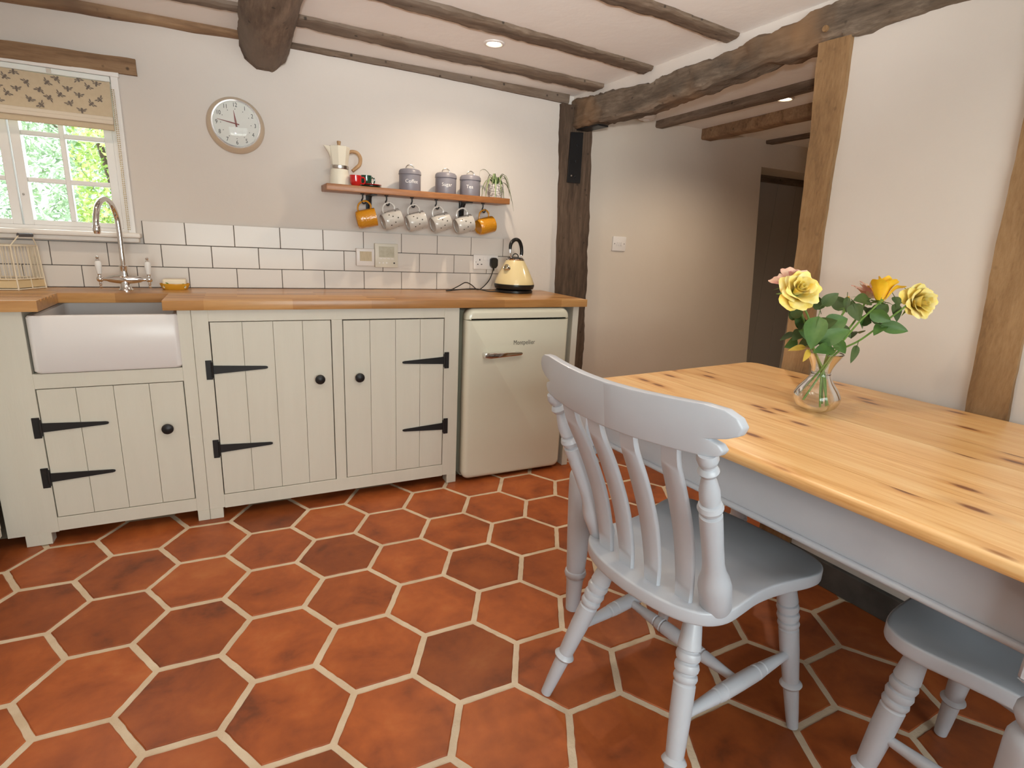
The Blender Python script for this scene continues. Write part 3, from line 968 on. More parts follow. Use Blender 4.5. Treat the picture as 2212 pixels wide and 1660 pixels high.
# ---- tap
tp = thing('mixer_tap', 'chrome swan-neck mixer tap with white ceramic lever handles', 'tap', (-0.400, -0.150, 0.900))
B().lathe([(0, 0.026), (0.004, 0.026), (0.010, 0.021), (0.03, 0.017), (0.04, 0.016)], (0, 0, 0), (0, 0, 1), 20).done('base', MT['chrome'], tp)
b = B()
b.lathe([(-0.078, 0.006), (-0.060, 0.008), (-0.052, 0.012), (-0.03, 0.016), (-0.01, 0.018), (0.01, 0.018), (0.03, 0.016), (0.052, 0.012), (0.060, 0.008), (0.078, 0.006)], (0, 0, 0.046), (1, 0, 0), 18)
b.lathe([(0.05, 0.016), (0.058, 0.018), (0.066, 0.016), (0.094, 0.014), (0.098, 0.016), (0.102, 0.012)], (0, 0, 0), (0, 0, 1), 18)
b.done('body', MT['chrome'], tp)
sp = bez([(0, 0, 0.095), (0, 0.0, 0.15), (0, 0.004, 0.23), (-0.003, 0.002, 0.29), (-0.010, -0.040, 0.335), (-0.020, -0.105, 0.347), (-0.030, -0.165, 0.320), (-0.036, -0.190, 0.275), (-0.037, -0.194, 0.250)], 7)
b = B().tube(sp, 0.0098, 14)
b.lathe([(0, 0.0108), (0.004, 0.0125), (0.018, 0.0125), (0.026, 0.0105), (0.030, 0.009)], (-0.037, -0.1945, 0.252), (0, -0.06, -1), 14)
b.done('spout', MT['chrome'], tp)
for s in (-1, 1):
    b = B()
    b.ball((s * 0.082, 0, 0.046), 0.0125)
    b.lathe([(0, 0.004), (0.012, 0.005), (0.018, 0.0035), (0.022, 0.006), (0.027, 0.0045), (0.029, 0)], (s * 0.082, 0, 0.038), (0, 0, -1), 12)
    b.lathe([(0, 0.008), (0.006, 0.006), (0.012, 0.0075)], (s * 0.082, 0, 0.054), (0, 0, 1), 12)
    v = b.done('valve', MT['chrome'], tp)
    B().lathe([(0.0, 0.007), (0.004, 0.0085), (0.03, 0.0115), (0.044, 0.0115), (0.05, 0.008), (0.052, 0.004)], (s * 0.082, 0, 0.066), (0, 0, 1), 16).done('handle', plain('tap_ceramic', (0.82, 0.81, 0.79), 0.1), v)
    B().lathe([(0, 0.008), (0.003, 0.007), (0.006, 0.004), (0.010, 0.006), (0.014, 0.006), (0.018, 0.0)], (s * 0.082, 0, 0.1175), (0, 0, 1), 12).done('finial', MT['chrome'], v)

# ---- soap on a mustard dish
sd = thing('soap_dish', 'mustard yellow oval soap dish on the worktop under the window', 'dish', (-0.235, -0.085, 0.900))
b = B().lathe([(0, 0.043), (0.003, 0.047), (0.024, 0.056), (0.026, 0.0555), (0.025, 0.052), (0.006, 0.042), (0.005, 0.0)], (0, 0, 0), (0, 0, 1), 30, sx=1.0, sy=0.66)
b.done('dish', plain('mustard_glaze', (0.62, 0.31, 0.025), 0.3), sd)
so = thing('soap_bar', 'cream soap bar with leaf print sitting in the yellow dish', 'soap', (-0.235, -0.085, 0.906))
B().box(-0.043, 0.043, -0.024, 0.024, 0, 0.038, 0.006, 3).done('bar', plain('soap_cream', (0.80, 0.72, 0.55), 0.5), so)
lf = B()
for (x, z, a) in ((-0.034, 0.012, 0.6), (-0.026, 0.022, -0.4), (0.030, 0.018, 0.5), (0.034, 0.010, -0.3), (0.006, 0.006, 1.2)):
    c, s_ = math.cos(a), math.sin(a)
    lf.poly([(x + u * c - v * s_, -0.0245, z + u * s_ + v * c) for u, v in ((-0.008, 0), (0, -0.003), (0.008, 0), (0, 0.003))])
lf.done('leaf_print', plain('leaf_print', (0.10, 0.20, 0.03), 0.6), so, smooth=0)['kind'] = 'stuff'

# ---- wire lantern cage at the left edge
cg = thing('wire_lantern', 'cream wire lantern cage with a roller handle on the draining board', 'lantern', (-0.80, -0.08, 0.900))
MT['cage'] = plain('cream_wire', (0.78, 0.68, 0.52), 0.5)
base = [(-0.065, -0.072), (0.063, -0.072), (0.122, 0.030), (0.08, 0.062), (-0.08, 0.062), (-0.122, 0.030)]
def cpt(k, z, s=None):
    u = (z / 0.163)
    s = 1.0 - 0.075 * u
    n = len(base)
    i = int(math.floor(k)) % n
    f = k - math.floor(k)
    p, q = base[i], base[(i + 1) % n]
    return ((p[0] + (q[0] - p[0]) * f) * s, (p[1] + (q[1] - p[1]) * f) * s, z)
b = B()
for z, r in ((0.003, 0.0025), (0.040, 0.0022), (0.163, 0.0024)):
    b.tube([cpt(k, z) for k in range(6)], r, 6, loop=True)
for k in range(6):
    b.tube([cpt(k, 0.0), cpt(k, 0.163)], 0.0028, 6)
b.done('frame', MT['cage'], cg)
b = B()
for k in range(6):
    for f in range(1, 8):
        b.tube([cpt(k + f / 8, 0.040), cpt(k + f / 8, 0.163)], 0.0013, 5)
    b.tube([cpt(k + 0.5, 0.003), cpt(k + 0.5, 0.040)], 0.0018, 5)
b.done('wires', MT['cage'], cg)['kind'] = 'stuff'
B().rings([[cpt(k, z) for k in range(6)] for z in (0.008, 0.034)], True, False).done('tray', plain('cage_tray', (0.66, 0.50, 0.28), 0.6), cg, smooth=0)
B().tube([(0.058, -0.066, 0.163), (0.084, -0.048, 0.202)], 0.0022, 6).done('handle_wire', MT['cage'], cg)
B().tube([(0.112, 0.028, 0.163), (0.112, -0.010, 0.200)], 0.0022, 6).done('handle_wire', MT['cage'], cg)
B().tube([(0.082, -0.050, 0.203), (0.113, -0.010, 0.203)], 0.0075, 14).done('handle', plain('roller_grip', (0.10, 0.095, 0.10), 0.3), cg)

# ================================================================== FRIDGE
fg = thing('fridge', 'pale cream retro fridge with rounded door and chrome handle under the worktop', 'fridge', (1.21, -0.25, 0.0))
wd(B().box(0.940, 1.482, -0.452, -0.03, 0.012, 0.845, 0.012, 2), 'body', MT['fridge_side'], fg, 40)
def fdoor(z0, z1, rad, name):
    b = B()
    rr = []
    for y, i in ((-0.448, 0.002), (-0.452, 0.0), (-0.486, 0.0), (-0.497, 0.004), (-0.503, 0.012), (-0.505, 0.022)):
        zb, zt = (z0 + (i if rad[0] else i * 0.25), z1 - (i if rad[2] else i * 0.25))
        rr.append([(x, y, z) for x, z in rrect(0.935 + i, 1.487 - i, zb, zt, tuple(max(q - i * 0.5, 0.004) if q else 0.0006 for q in rad), 6)])
    b.rings(rr)
    return wd(b, name, MT['fridge'], fg, 40)
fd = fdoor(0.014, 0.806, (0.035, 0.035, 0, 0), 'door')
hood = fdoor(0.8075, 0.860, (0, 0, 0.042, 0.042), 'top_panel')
b = B()
b.prism([(1.018, 0.634), (1.05, 0.628), (1.21, 0.638), (1.218, 0.644), (1.214, 0.652), (1.05, 0.656), (1.022, 0.655)], 'y', -0.538, -0.524, 0.0025, 2)
b.box(1.020, 1.050, -0.528, -0.503, 0.634, 0.654, 0.003, 2)
b.box(1.190, 1.212, -0.528, -0.503, 0.640, 0.652, 0.003, 2)
b.done('handle', MT['chrome'], fd)
text_obj('lettering', 'Montpellier', 0.0315, plain('badge_metal', (0.12, 0.11, 0.10), 0.3, metal=0.6), fd, lambda x, y: (1.238 + x * 0.80, -0.5056, 0.694 + y))
B().box(0.97, 1.45, -0.43, -0.05, 0.0, 0.014).done('feet', MT['black'], wd(B().box(0.95, 1.47, -0.44, -0.04, 0.010, 0.020), 'plinth', MT['black'], fg, 0), smooth=0)

# ================================================================== KETTLE, SOCKET, CONTROLLERS
kt = thing('kettle', 'cream pyramid kettle with black handle on its black base', 'kettle', (1.352, -0.135, 0.900))
B().lathe([(0, 0.098), (0.003, 0.101), (0.013, 0.101), (0.017, 0.095), (0.018, 0.0)], (0, 0, 0), (0, 0, 1), 36).done('power_base', MT['black'], kt)
B().lathe([(0.020, 0.096), (0.022, 0.104), (0.036, 0.109), (0.046, 0.1085), (0.047, 0.100)], (0, 0, 0), (0, 0, 1), 36).done('skirt', MT['black'], kt)
B().lathe([(0.046, 0.107), (0.050, 0.1075), (0.075, 0.098), (0.110, 0.0815), (0.145, 0.063), (0.168, 0.050), (0.174, 0.046)], (0, 0, 0), (0, 0, 1), 40).done('body', plain('kettle_enamel', (0.80, 0.66, 0.36), 0.18, coat=0.6), kt)
B().lathe([(0.170, 0.049), (0.175, 0.0505), (0.179, 0.047), (0.181, 0.0)], (0, 0, 0), (0, 0, 1), 30).done('collar', MT['chrome'], kt)
lid = B().lathe([(0.180, 0.044), (0.184, 0.038), (0.187, 0.0)], (0, 0, 0), (0, 0, 1), 24).done('lid', MT['black'], kt)
B().tube([(0.018 * math.cos(PI * k / 10), 0, 0.184 + 0.020 * math.sin(PI * k / 10)) for k in range(11)], 0.0028, 8).done('lid_ring', MT['black'], lid)
b = B().lathe([(0, 0.019), (0.02, 0.0175), (0.038, 0.0170), (0.040, 0.0155), (0.038, 0.013), (0.014, 0.011)], (-0.044, -0.030, 0.116), (-0.80, -0.32, 0.52), 18, cap1=False)
b.done('spout', MT['steel'], kt)
hp = bez([(-0.030, -0.018, 0.176), (-0.040, -0.02, 0.200), (-0.042, -0.018, 0.232), (-0.034, -0.012, 0.258), (-0.010, -0.004, 0.276), (0.018, 0.004, 0.272), (0.036, 0.010, 0.245), (0.042, 0.012, 0.210), (0.038, 0.011, 0.190)], 6)
B().tube(hp[:12], 0.0036, 8).done('handle_arm', MT['chrome'], kt)
B().tube(hp[11:46], [0.0078 + 0.002 * min(1, k / 8) for k in range(35)], 12).done('handle', MT['black'], kt)
B().tube(hp[45:], 0.0045, 8).done('handle_arm', MT['chrome'], kt)
def kl(p): return (p[0] - 1.352, p[1] + 0.135, p[2] - 0.900)
cord = bez([kl(p) for p in ((1.258, -0.155, 0.906), (1.20, -0.135, 0.9045), (1.14, -0.115, 0.914), (1.06, -0.11, 0.911), (0.995, -0.115, 0.9045), (0.975, -0.105, 0.904), (1.005, -0.092, 0.906), (1.055, -0.075, 0.925), (1.098, -0.065, 0.943), (1.135, -0.058, 0.930), (1.172, -0.052, 0.905), (1.205, -0.046, 0.916), (1.245, -0.040, 0.955), (1.266, -0.036, 1.000), (1.272, -0.034, 1.030))], 8)
B().tube(cord, 0.0027, 8).done('cord', MT['black'], kt)
pgx = B()
pgx.prism([(-0.020, -0.016), (-0.010, -0.030), (0.010, -0.030), (0.020, -0.016), (0.020, 0.018), (0.010, 0.026), (-0.010, 0.026), (-0.020, 0.018)], 'y', -0.020, 0.008, 0.003, mtx=Matrix.Translation(kl((1.272, -0.029, 1.050))))
pgx.lathe([(0, 0.006), (0.018, 0.004)], kl((1.272, -0.034, 1.024)), (0, 0, -1), 10)
pgx.done('plug', MT['black'], kt)

def plate(name, label, cat, x0, x1, z0, z1, y0, depth, mat):
    t = thing(name, label, cat, ((x0 + x1) / 2, y0, (z0 + z1) / 2))
    w, h = (x1 - x0) / 2, (z1 - z0) / 2
    p = B().box(-w, w, -depth, 0, -h, h, 0.0025, 2).done('faceplate', mat, t)
    return t
sc = plate('power_socket', 'double white power socket behind the kettle with one plug in', 'socket', 1.159, 1.303, 1.011, 1.0885, -0.0092, 0.010, MT['white_plastic'])
for (x, z, w, h) in ((-0.036, 0.012, 0.0025, 0.005), (-0.047, -0.012, 0.004, 0.0025), (-0.025, -0.012, 0.004, 0.0025)):
    B().box(x - w, x + w, -0.0106, -0.0096, z - h, z + h).done('pin_hole', MT['black'], sc, smooth=0)
for x in (-0.010, 0.012):
    B().box(x - 0.006, x + 0.006, -0.0135, -0.0095, 0.010, 0.028, 0.001).done('rocker_switch', MT['white_plastic'], sc, smooth=0)
for x in (-0.058, 0.058):
    B().lathe([(0, 0.003), (0.001, 0.0025), (0.0012, 0)], (x, -0.010, 0.0), (0, -1, 0), 10).done('screw', MT['screw'], sc)
MT['lcd'] = plain('lcd_glass', (0.50, 0.47, 0.36), 0.25, var=(0.42, 0.38, 0.28), vscale=40)
c1 = plate('heating_dial', 'small square white controller on the tiles with a beige display', 'thermostat', 0.537, 0.625, 1.015, 1.0985, -0.0092, 0.020, MT['white_plastic'])
B().box(-0.028, 0.030, -0.0208, -0.0195, -0.018, 0.028).done('display', plain('beige_display', (0.60, 0.50, 0.34), 0.5, var=(0.48, 0.39, 0.25), vscale=90, stretch=(4, 1, 0.3)), c1, smooth=0)
c2 = plate('heating_programmer', 'larger square pale heating controller with a screen, right of the small one', 'thermostat', 0.627, 0.742, 1.010, 1.126, -0.0092, 0.022, plain('controller_shell', (0.66, 0.62, 0.52), 0.4))
B().box(-0.038, 0.038, -0.0230, -0.0215, -0.008, 0.044).done('screen', MT['lcd'], c2, smooth=0)
for k in range(4):
    B().box(-0.036 + k * 0.019, -0.022 + k * 0.019, -0.0232, -0.0215, -0.017, -0.0135, 0.0004).done('key_strip', MT['white_plastic'], c2, smooth=0)
for k in range(3):
    B().lathe([(0, 0.0045), (0.002, 0.004), (0.0022, 0)], (-0.036 + k * 0.018, -0.0215, -0.036), (0, -1, 0), 14).done('button', MT['white_plastic'], c2)
B().lathe([(0, 0.0045), (0.002, 0.004), (0.0022, 0)], (0.038, -0.0215, -0.036), (0, -1, 0), 14).done('button', MT['black'], c2)
# hall light switch
ls = plate('light_switch', 'white triple light switch on the hall wall', 'switch', 2.108, 2.208, 1.140, 1.228, 0.051, 0.009, MT['white_plastic'])
for k in range(3):
    B().box(-0.020 + k * 0.015, -0.010 + k * 0.015, -0.0125, -0.0085, -0.012, 0.010, 0.001).done('rocker_switch', MT['white_plastic'], ls, smooth=0)
for x in (-0.036, 0.036):
    B().lathe([(0, 0.003), (0.001, 0.0025), (0.0012, 0)], (x, -0.009, 0.0), (0, -1, 0), 10).done('screw', MT['iron'], ls)

# ================================================================== SHELF AND WHAT STANDS ON IT
SZ = 1.378
shf = thing('wall_shelf', 'oak wall shelf with black hooks underneath', 'shelf', (0.84, 0.0, 1.350))
wd(B().box(0.388, 1.290, -0.166, -0.001, 1.350, SZ, 0.002, 2), 'board', MT['shelf_oak'], shf, 30)
HX = (0.556, 0.668, 0.792, 0.915, 1.043, 1.166)
for x in HX:
    b = B()
    b.lathe([(0, 0.010), (0.004, 0.009), (0.005, 0.0045)], (x, -0.105, 1.350), (0, 0, -1), 12)
    b.tube(bez([(x, -0.105, 1.346), (x + 0.001, -0.105, 1.330), (x - 0.004, -0.106, 1.318), (x + 0.002, -0.106, 1.306), (x + 0.012, -0.106, 1.308), (x + 0.013, -0.105, 1.322)], 5), 0.0034, 8)
    wd(b, 'hook', MT['iron'], shf)
for x in (0.606, 1.087):
    b = B()
    b.box(x - 0.014, x + 0.014, -0.0065, -0.0015, 1.235, 1.350, 0.001)
    b.box(x - 0.014, x + 0.014, -0.13, -0.0015, 1.345, 1.3505, 0.001)
    b.prism([(-0.008, 1.262), (-0.010, 1.315), (-0.040, 1.346), (-0.055, 1.346), (-0.030, 1.322), (-0.008, 1.262)][:5], 'x', x - 0.006, x + 0.006)
    br = wd(b, 'bracket', MT['iron'], shf, 0)
    B().lathe([(0, 0.004), (0.0015, 0.003), (0.002, 0)], (x + 0.002, -0.0065, 1.325), (0, -1, 0), 10).done('screw', plain('brass_screw', (0.6, 0.42, 0.18), 0.3, metal=1), br)

# ---- mugs
def mug_proto(name, mat, inner, dots):
    t = bpy.data.objects.new(name, None)
    COL.objects.link(t)
    t.empty_display_size = 0.03
    R, H = 0.0415, 0.090
    B().lathe([(0.004, 0.0), (0.004, R * 0.70), (0.0, R * 0.72), (0.0, R * 0.84), (0.006, R * 0.96), (0.02, R), (H - 0.004, R * 1.01), (H, R), (H, R * 0.93), (H - 0.01, R * 0.91), (0.012, R * 0.86), (0.009, 0.0)], (0, 0, 0), (0, 0, 1), 32, cap0=False, cap1=False).done('body', mat, t, smooth=50)
    hp = bez([(R * 0.94, 0, 0.074), (R + 0.014, 0, 0.078), (R + 0.033, 0, 0.066), (R + 0.036, 0, 0.045), (R + 0.027, 0, 0.026), (R + 0.010, 0, 0.017), (R * 0.94, 0, 0.017)], 6)
    B().tube(hp, 0.0042, 8).done('handle', inner, t)
    if dots:
        b = B()
        for (a, z) in ((0.35, 0.020), (0.9, 0.030), (1.5, 0.066), (2.1, 0.025), (2.7, 0.062), (3.3, 0.034), (0.6, 0.068), (1.9, 0.048), (4.0, 0.025), (4.6, 0.064), (5.2, 0.040), (5.8, 0.070), (3.7, 0.070), (1.2, 0.044), (-0.25, 0.045)):
            r = R + 0.0008
            b.poly([(r * math.cos(a + 0.075 * math.cos(q)), r * math.sin(a + 0.075 * math.cos(q)), z + 0.0036 * math.sin(q)) for q in [2 * PI * k / 8 for k in range(8)]])
        b.done('bee_dots', plain('mug_dots', (0.04, 0.032, 0.02), 0.4), t, smooth=0)['kind'] = 'stuff'
    return t
def dimpled(name, col):
    m, nt, b = _nt(name)
    b.inputs['Base Color'].default_value = (*col, 1)
    b.inputs['Roughness'].default_value = 0.2
    b.inputs['Coat Weight'].default_value = 0.4
    vo = nt.nodes.new('ShaderNodeTexVoronoi')
    vo.inputs['Scale'].default_value = 130
    nt.links.new(_coord(nt), vo.inputs['Vector'])
    _bump(nt, b, vo.outputs['Distance'], 0.6, 0.002)
    return m
m_yel = dimpled('mustard_mug_glaze', (0.55, 0.235, 0.014))
m_wht = plain('grey_white_mug_glaze', (0.55, 0.525, 0.485), 0.18, var=(0.46, 0.44, 0.41), vscale=30, coat=0.4)
m_whi = plain('white_mug_glaze', (0.76, 0.72, 0.66), 0.2, coat=0.3)
proto_y = mug_proto('mug', m_yel, m_yel, False)
proto_w = mug_proto('mug', m_wht, m_whi, True)
labels = ['mustard yellow mug on the leftmost hook under the shelf', 'speckled white mug hanging beside the left yellow mug',
          'speckled white mug on the third hook from the left', 'speckled white mug on the fourth hook from the left',
          'speckled white mug hanging beside the right yellow mug', 'mustard yellow mug on the rightmost hook above the socket']
used = set()
for k, x in enumerate(HX):
    src = proto_y if k in (0, 5) else proto_w
    o = src if src not in used else copy_tree(src)
    used.add(src)
    tl = math.radians((13, 20, 17, 19, 17, 14)[k])
    yaw = math.radians((-8, 4, 0, 6, 2, 10)[k])
    c, s = math.cos(tl), math.sin(tl)
    Rm = Matrix.Rotation(yaw, 3, 'Z') @ Matrix(((-s, 0, c), (0, -1, 0), (c, 0, s)))
    # the handle loop rests in the hook
    o.rotation_euler = Rm.to_euler()
    o.location = Vector((x + 0.003, -0.106, 1.3095)) - Rm @ Vector((0.0415 + 0.0305, 0, 0.048))
    tag(o, labels[k], 'mug', 'mugs hanging under the shelf')

# ---- storage tins
m_tin = plain('grey_tin', (0.215, 0.205, 0.235), 0.38, var=(0.20, 0.19, 0.215), vscale=20)
m_ink = plain('white_print', (0.80, 0.78, 0.76), 0.5)
for word, x, fs, ta in (('Coffee', 0.786, 0.0235, -0.10), ('Sugar', 0.968, 0.0235, -0.22), ('Tea', 1.098, 0.0235, -0.42)):
    t = thing('storage_tin', {'Coffee': 'grey lidded tin lettered Coffee, leftmost of the three on the shelf', 'Sugar': 'grey lidded tin lettered Sugar, between the other two', 'Tea': 'grey lidded tin lettered Tea beside the potted plant'}[word], 'tin', (x, -0.092, SZ), 0, 'grey storage tins on the shelf')
    B().lathe([(0, 0.0505), (0.002, 0.0515), (0.076, 0.0515), (0.078, 0.0505)], (0, 0, 0), (0, 0, 1), 36).done('body', m_tin, t)
    ld = B().lathe([(0.075, 0.0535), (0.077, 0.0545), (0.080, 0.0535), (0.090, 0.0525), (0.098, 0.046), (0.102, 0.03), (0.103, 0.0)], (0, 0, 0), (0, 0, 1), 36).done('lid', m_tin, t)
    B().tube([(0.021 * math.cos(PI * k / 12), 0, 0.100 + 0.021 * math.sin(PI * k / 12)) for k in range(13)], 0.0022, 8).done('lid_handle', MT['steel'], ld)
    def wrap(u, v, ta=ta):
        a = -PI / 2 + ta + u / 0.0519
        return (0.0521 * math.cos(a), 0.0521 * math.sin(a), 0.042 + v)
    text_obj('lettering', word, fs, m_ink, t, wrap)

# ---- moka pot
mk = thing('moka_pot', 'cream stovetop coffee pot with wooden handle at the shelf end', 'coffee pot', (0.458, -0.092, SZ), 0.15)
m_moka = plain('moka_enamel', (0.78, 0.73, 0.60), 0.25, coat=0.4)
m_hw = wood('moka_handle_wood', (0.26, 0.14, 0.06), (0.42, 0.25, 0.12), (0.52, 0.33, 0.17), (4, 4, 1), 8.0, 0.5, 0.1)
B().lathe([(0, 0.043), (0.003, 0.045), (0.03, 0.044), (0.066, 0.038), (0.070, 0.037)], (0, 0, 0), (0, 0, 1), 40).done('boiler', m_moka, mk)
B().lathe([(0.069, 0.0385), (0.071, 0.040), (0.083, 0.040), (0.085, 0.0375)], (0, 0, 0), (0, 0, 1), 30).done('steel_band', MT['steel'], mk)
B().lathe([(0.084, 0.036), (0.090, 0.0375), (0.158, 0.0475), (0.162, 0.048), (0.163, 0.044)], (0, 0, 0), (0, 0, 1), 8, phase=PI / 8).done('upper_chamber', m_moka, mk, smooth=20)
b = B()
b.rings([[(-0.040, -0.016, 0.160), (-0.040, 0.016, 0.160), (-0.070, 0.0, 0.166)], [(-0.038, -0.010, 0.136), (-0.038, 0.010, 0.136), (-0.052, 0.0, 0.142)], [(-0.036, -0.003, 0.118), (-0.036, 0.003, 0.118), (-0.038, 0.0, 0.118)]])
b.done('pouring_lip', m_moka, mk, smooth=0)
ml = B().lathe([(0.162, 0.047), (0.165, 0.046), (0.168, 0.03), (0.170, 0.0)], (0, 0, 0), (0, 0, 1), 8, phase=PI / 8).done('lid', m_moka, mk, smooth=20)
B().lathe([(0.168, 0.006), (0.174, 0.007), (0.186, 0.009), (0.189, 0.008), (0.190, 0.0)], (0, 0, 0), (0, 0, 1), 12).done('knob', m_hw, ml)
hp = bez([(0.044, 0, 0.146), (0.062, 0, 0.152), (0.084, 0, 0.148), (0.098, 0, 0.128), (0.094, 0, 0.100), (0.076, 0, 0.082), (0.060, 0, 0.068)], 6)
B().tube(hp, [0.006] + [0.0072 + 0.0015 * math.sin(PI * k / 35) for k in range(35)] + [0.0075], 10).done('handle', m_hw, mk)
B().box(0.040, 0.060, -0.004, 0.004, 0.142, 0.156, 0.001).done('hinge', MT['steel'], mk, smooth=0)

# ---- espresso cups and saucers
def cup(name, label, mat, loc, rz, r=0.0255, h=0.046):
    t = thing(name, label, 'cup', loc, rz, 'espresso cups on the shelf')
    B().lathe([(0, r * 0.62), (0.002, r * 0.7), (0.010, r * 0.93), (0.02, r), (h, r * 1.04), (h, r * 0.96), (0.012, r * 0.85), (0.006, 0.0)], (0, 0, 0), (0, 0, 1), 26).done('body', mat, t)
    B().tube(bez([(r * 0.97, 0, h * 0.80), (r + 0.012, 0, h * 0.82), (r + 0.016, 0, h * 0.5), (r + 0.010, 0, h * 0.25), (r * 0.93, 0, h * 0.3)], 6), 0.0032, 8).done('handle', mat, t)
m_red = plain('red_glaze', (0.50, 0.012, 0.012), 0.15, coat=0.5)
m_grn = plain('dark_green_glaze', (0.008, 0.055, 0.032), 0.15, coat=0.5)
def saucer(label, mat, z):
    t = thing('saucer', label, 'saucer', (0.597, -0.095, z), 0, 'stacked espresso saucers')
    B().lathe([(0, 0.024), (0.002, 0.028), (0.005, 0.043), (0.007, 0.050), (0.0085, 0.050), (0.0065, 0.042), (0.004, 0.028), (0.0035, 0.0)], (0, 0, 0), (0, 0, 1), 32).done('dish', mat, t)
saucer('dark green saucer under the red one beside the small cups', m_grn, SZ)
saucer('red saucer stacked on the green one beside the small cups', m_red, SZ + 0.0065)
cup('espresso_cup', 'red espresso cup in front of the coffee pot', m_red, (0.521, -0.132, SZ), -0.25)
cup('espresso_cup', 'dark green espresso cup standing on the saucers', m_grn, (0.580, -0.082, SZ + 0.0105), 0.15, 0.024, 0.044)

# ---- spider plant
pp = thing('potted_plant', 'small spider plant in a patterned grey pot at the shelf end', 'plant', (1.240, -0.092, SZ))
m_pot, _n, _b = _nt('patterned_pot')
_br = _n.nodes.new('ShaderNodeTexChecker')
_br.inputs['Scale'].default_value = 110
_br.inputs['Color1'].default_value = (0.62, 0.58, 0.55, 1)
_br.inputs['Color2'].default_value = (0.28, 0.26, 0.25, 1)
_n.links.new(_coord(_n, (1, 1, 1), 0, (0.6, 0.5, 0.7)), _br.inputs['Vector'])
_n.links.new(_br.outputs[0], _b.inputs['Base Color'])
_b.inputs['Roughness'].default_value = 0.5
B().lathe([(0.004, 0.034), (0.006, 0.035), (0.066, 0.040), (0.069, 0.039), (0.066, 0.036), (0.056, 0.035), (0.056, 0.0)], (0, 0, 0), (0, 0, 1), 30).done('pot', m_pot, pp)
B().lathe([(0.0, 0.034), (0.004, 0.036), (0.005, 0.034)], (0, 0, 0), (0, 0, 1), 26).done('pot_foot', plain('pot_foot', (0.35, 0.18, 0.09), 0.7), pp)
B().lathe([(0.055, 0.034), (0.060, 0.02), (0.061, 0.0)], (0, 0, 0), (0, 0, 1), 18).done('soil', plain('soil', (0.03, 0.02, 0.012), 0.95), pp)
m_lg = plain('spider_leaf_green', (0.075, 0.155, 0.03), 0.45, var=(0.05, 0.11, 0.02), vscale=30)
m_lc = plain('spider_leaf_cream', (0.48, 0.52, 0.30), 0.45)
rnd = random.Random(4)
leaves = [(-1.0, 0.105, 0.08), (2.75, 0.12, 0.095), (-2.5, 0.09, 0.06), (-1.9, 0.085, 0.05), (-0.5, 0.085, 0.06), (0.1, 0.08, 0.07), (0.6, 0.075, 0.05), (3.3, 0.095, 0.05), (2.2, 0.06, 0.07), (-1.5, 0.075, 0.06), (-0.8, 0.065, 0.075), (-2.2, 0.055, 0.07), (1.3, 0.05, 0.06), (-0.15, 0.10, 0.04), (3.0, 0.06, 0.045), (-1.25, 0.05, 0.045)]
for k, (a, L, up) in enumerate(leaves):
    b = B()
    rows = []
    n = 9
    dx, dy = math.cos(a), math.sin(a) * 0.75
    for i in range(n + 1):
        t = i / n
        rr = L * t
        z = 0.058 + up * 3.0 * t * (1 - t * 0.55) - (0.115 if k in (1,) else 0.17) * t ** 2.6 * (L / 0.1)
        w = 0.0060 * (1 - t) ** 0.6 * (0.6 + 0.8 * min(1, t * 4)) + 0.0006
        x, y = dx * (rr + 0.006), dy * (rr + 0.006)
        y = min(y, 0.075)
        x = max(x, -0.080)
        z = max(z, -0.06)
        rows.append([(x - dy * w, y + dx * w, z + 0.0012), (x - dy * w * 0.35, y + dx * w * 0.35, z), (x + dy * w * 0.35, y - dx * w * 0.35, z), (x + dy * w, y - dx * w, z + 0.0012)])
    b.grid(rows)
    o = b.done('leaf', m_lg, pp, smooth=180)
    o.data.materials.append(m_lc)
    for p in o.data.polygons:
        if p.index % 3 == 1:
            p.material_index = 1

# ---- wall clock
ck = thing('wall_clock', 'round cream wall clock with red hands above the tap', 'clock', (0.045, 0.0, 1.591))
m_case = plain('clock_cream_case', (0.62, 0.50, 0.36), 0.35)
B().lathe([(0.0, 0.112), (0.010, 0.113), (0.030, 0.108), (0.050, 0.0985), (0.058, 0.093), (0.058, 0.0)], (0, 0, 0), (0, -1, 0), 56, cap0=True).done('case', m_case, ck)
B().lathe([(0.054, 0.0955), (0.061, 0.0955), (0.067, 0.0925), (0.067, 0.088), (0.061, 0.087), (0.0585, 0.087)], (0, 0, 0), (0, -1, 0), 56, cap0=False, cap1=False).done('bezel', MT['chrome'], ck)
fc = B().lathe([(0.0583, 0.0), (0.0585, 0.088)], (0, 0, 0), (0, -1, 0), 56, cap0=False, cap1=False).done('dial', plain('dial_white', (0.66, 0.64, 0.585), 0.5), ck)
m_num = plain('numeral_black', (0.02, 0.019, 0.018), 0.6)
for h in range(1, 13):
    a = PI / 2 - h * PI / 6
    cx, cz = 0.0735 * math.cos(a), 0.0735 * math.sin(a)
    text_obj('numeral', str(h), 0.0235, m_num, fc, lambda u, v, cx=cx, cz=cz: (cx + u * 0.78, -0.0590, cz + v))
    dx, dz = 0.0575 * math.cos(a), 0.0575 * math.sin(a)
    B().poly([(dx + 0.0016 * math.cos(q), -0.0590, dz + 0.0016 * math.sin(q)) for q in [2 * PI * k / 10 for k in range(10)]]).done('minute_dot', m_num, fc, smooth=0)
m_hand = plain('clock_hand_red', (0.20, 0.035, 0.025), 0.4)
def hand(name, ang, L, w, y):
    ca, sa_ = math.cos(ang), math.sin(ang)
    pts = [(-0.012, -w), (L * 0.25, -w), (L, -0.0006), (L, 0.0006), (L * 0.25, w), (-0.012, w)]
    B().prism([(u * ca - v * sa_, u * sa_ + v * ca) for u, v in pts], 'y', y - 0.0005, y).done(name, m_hand, ck, smooth=0)
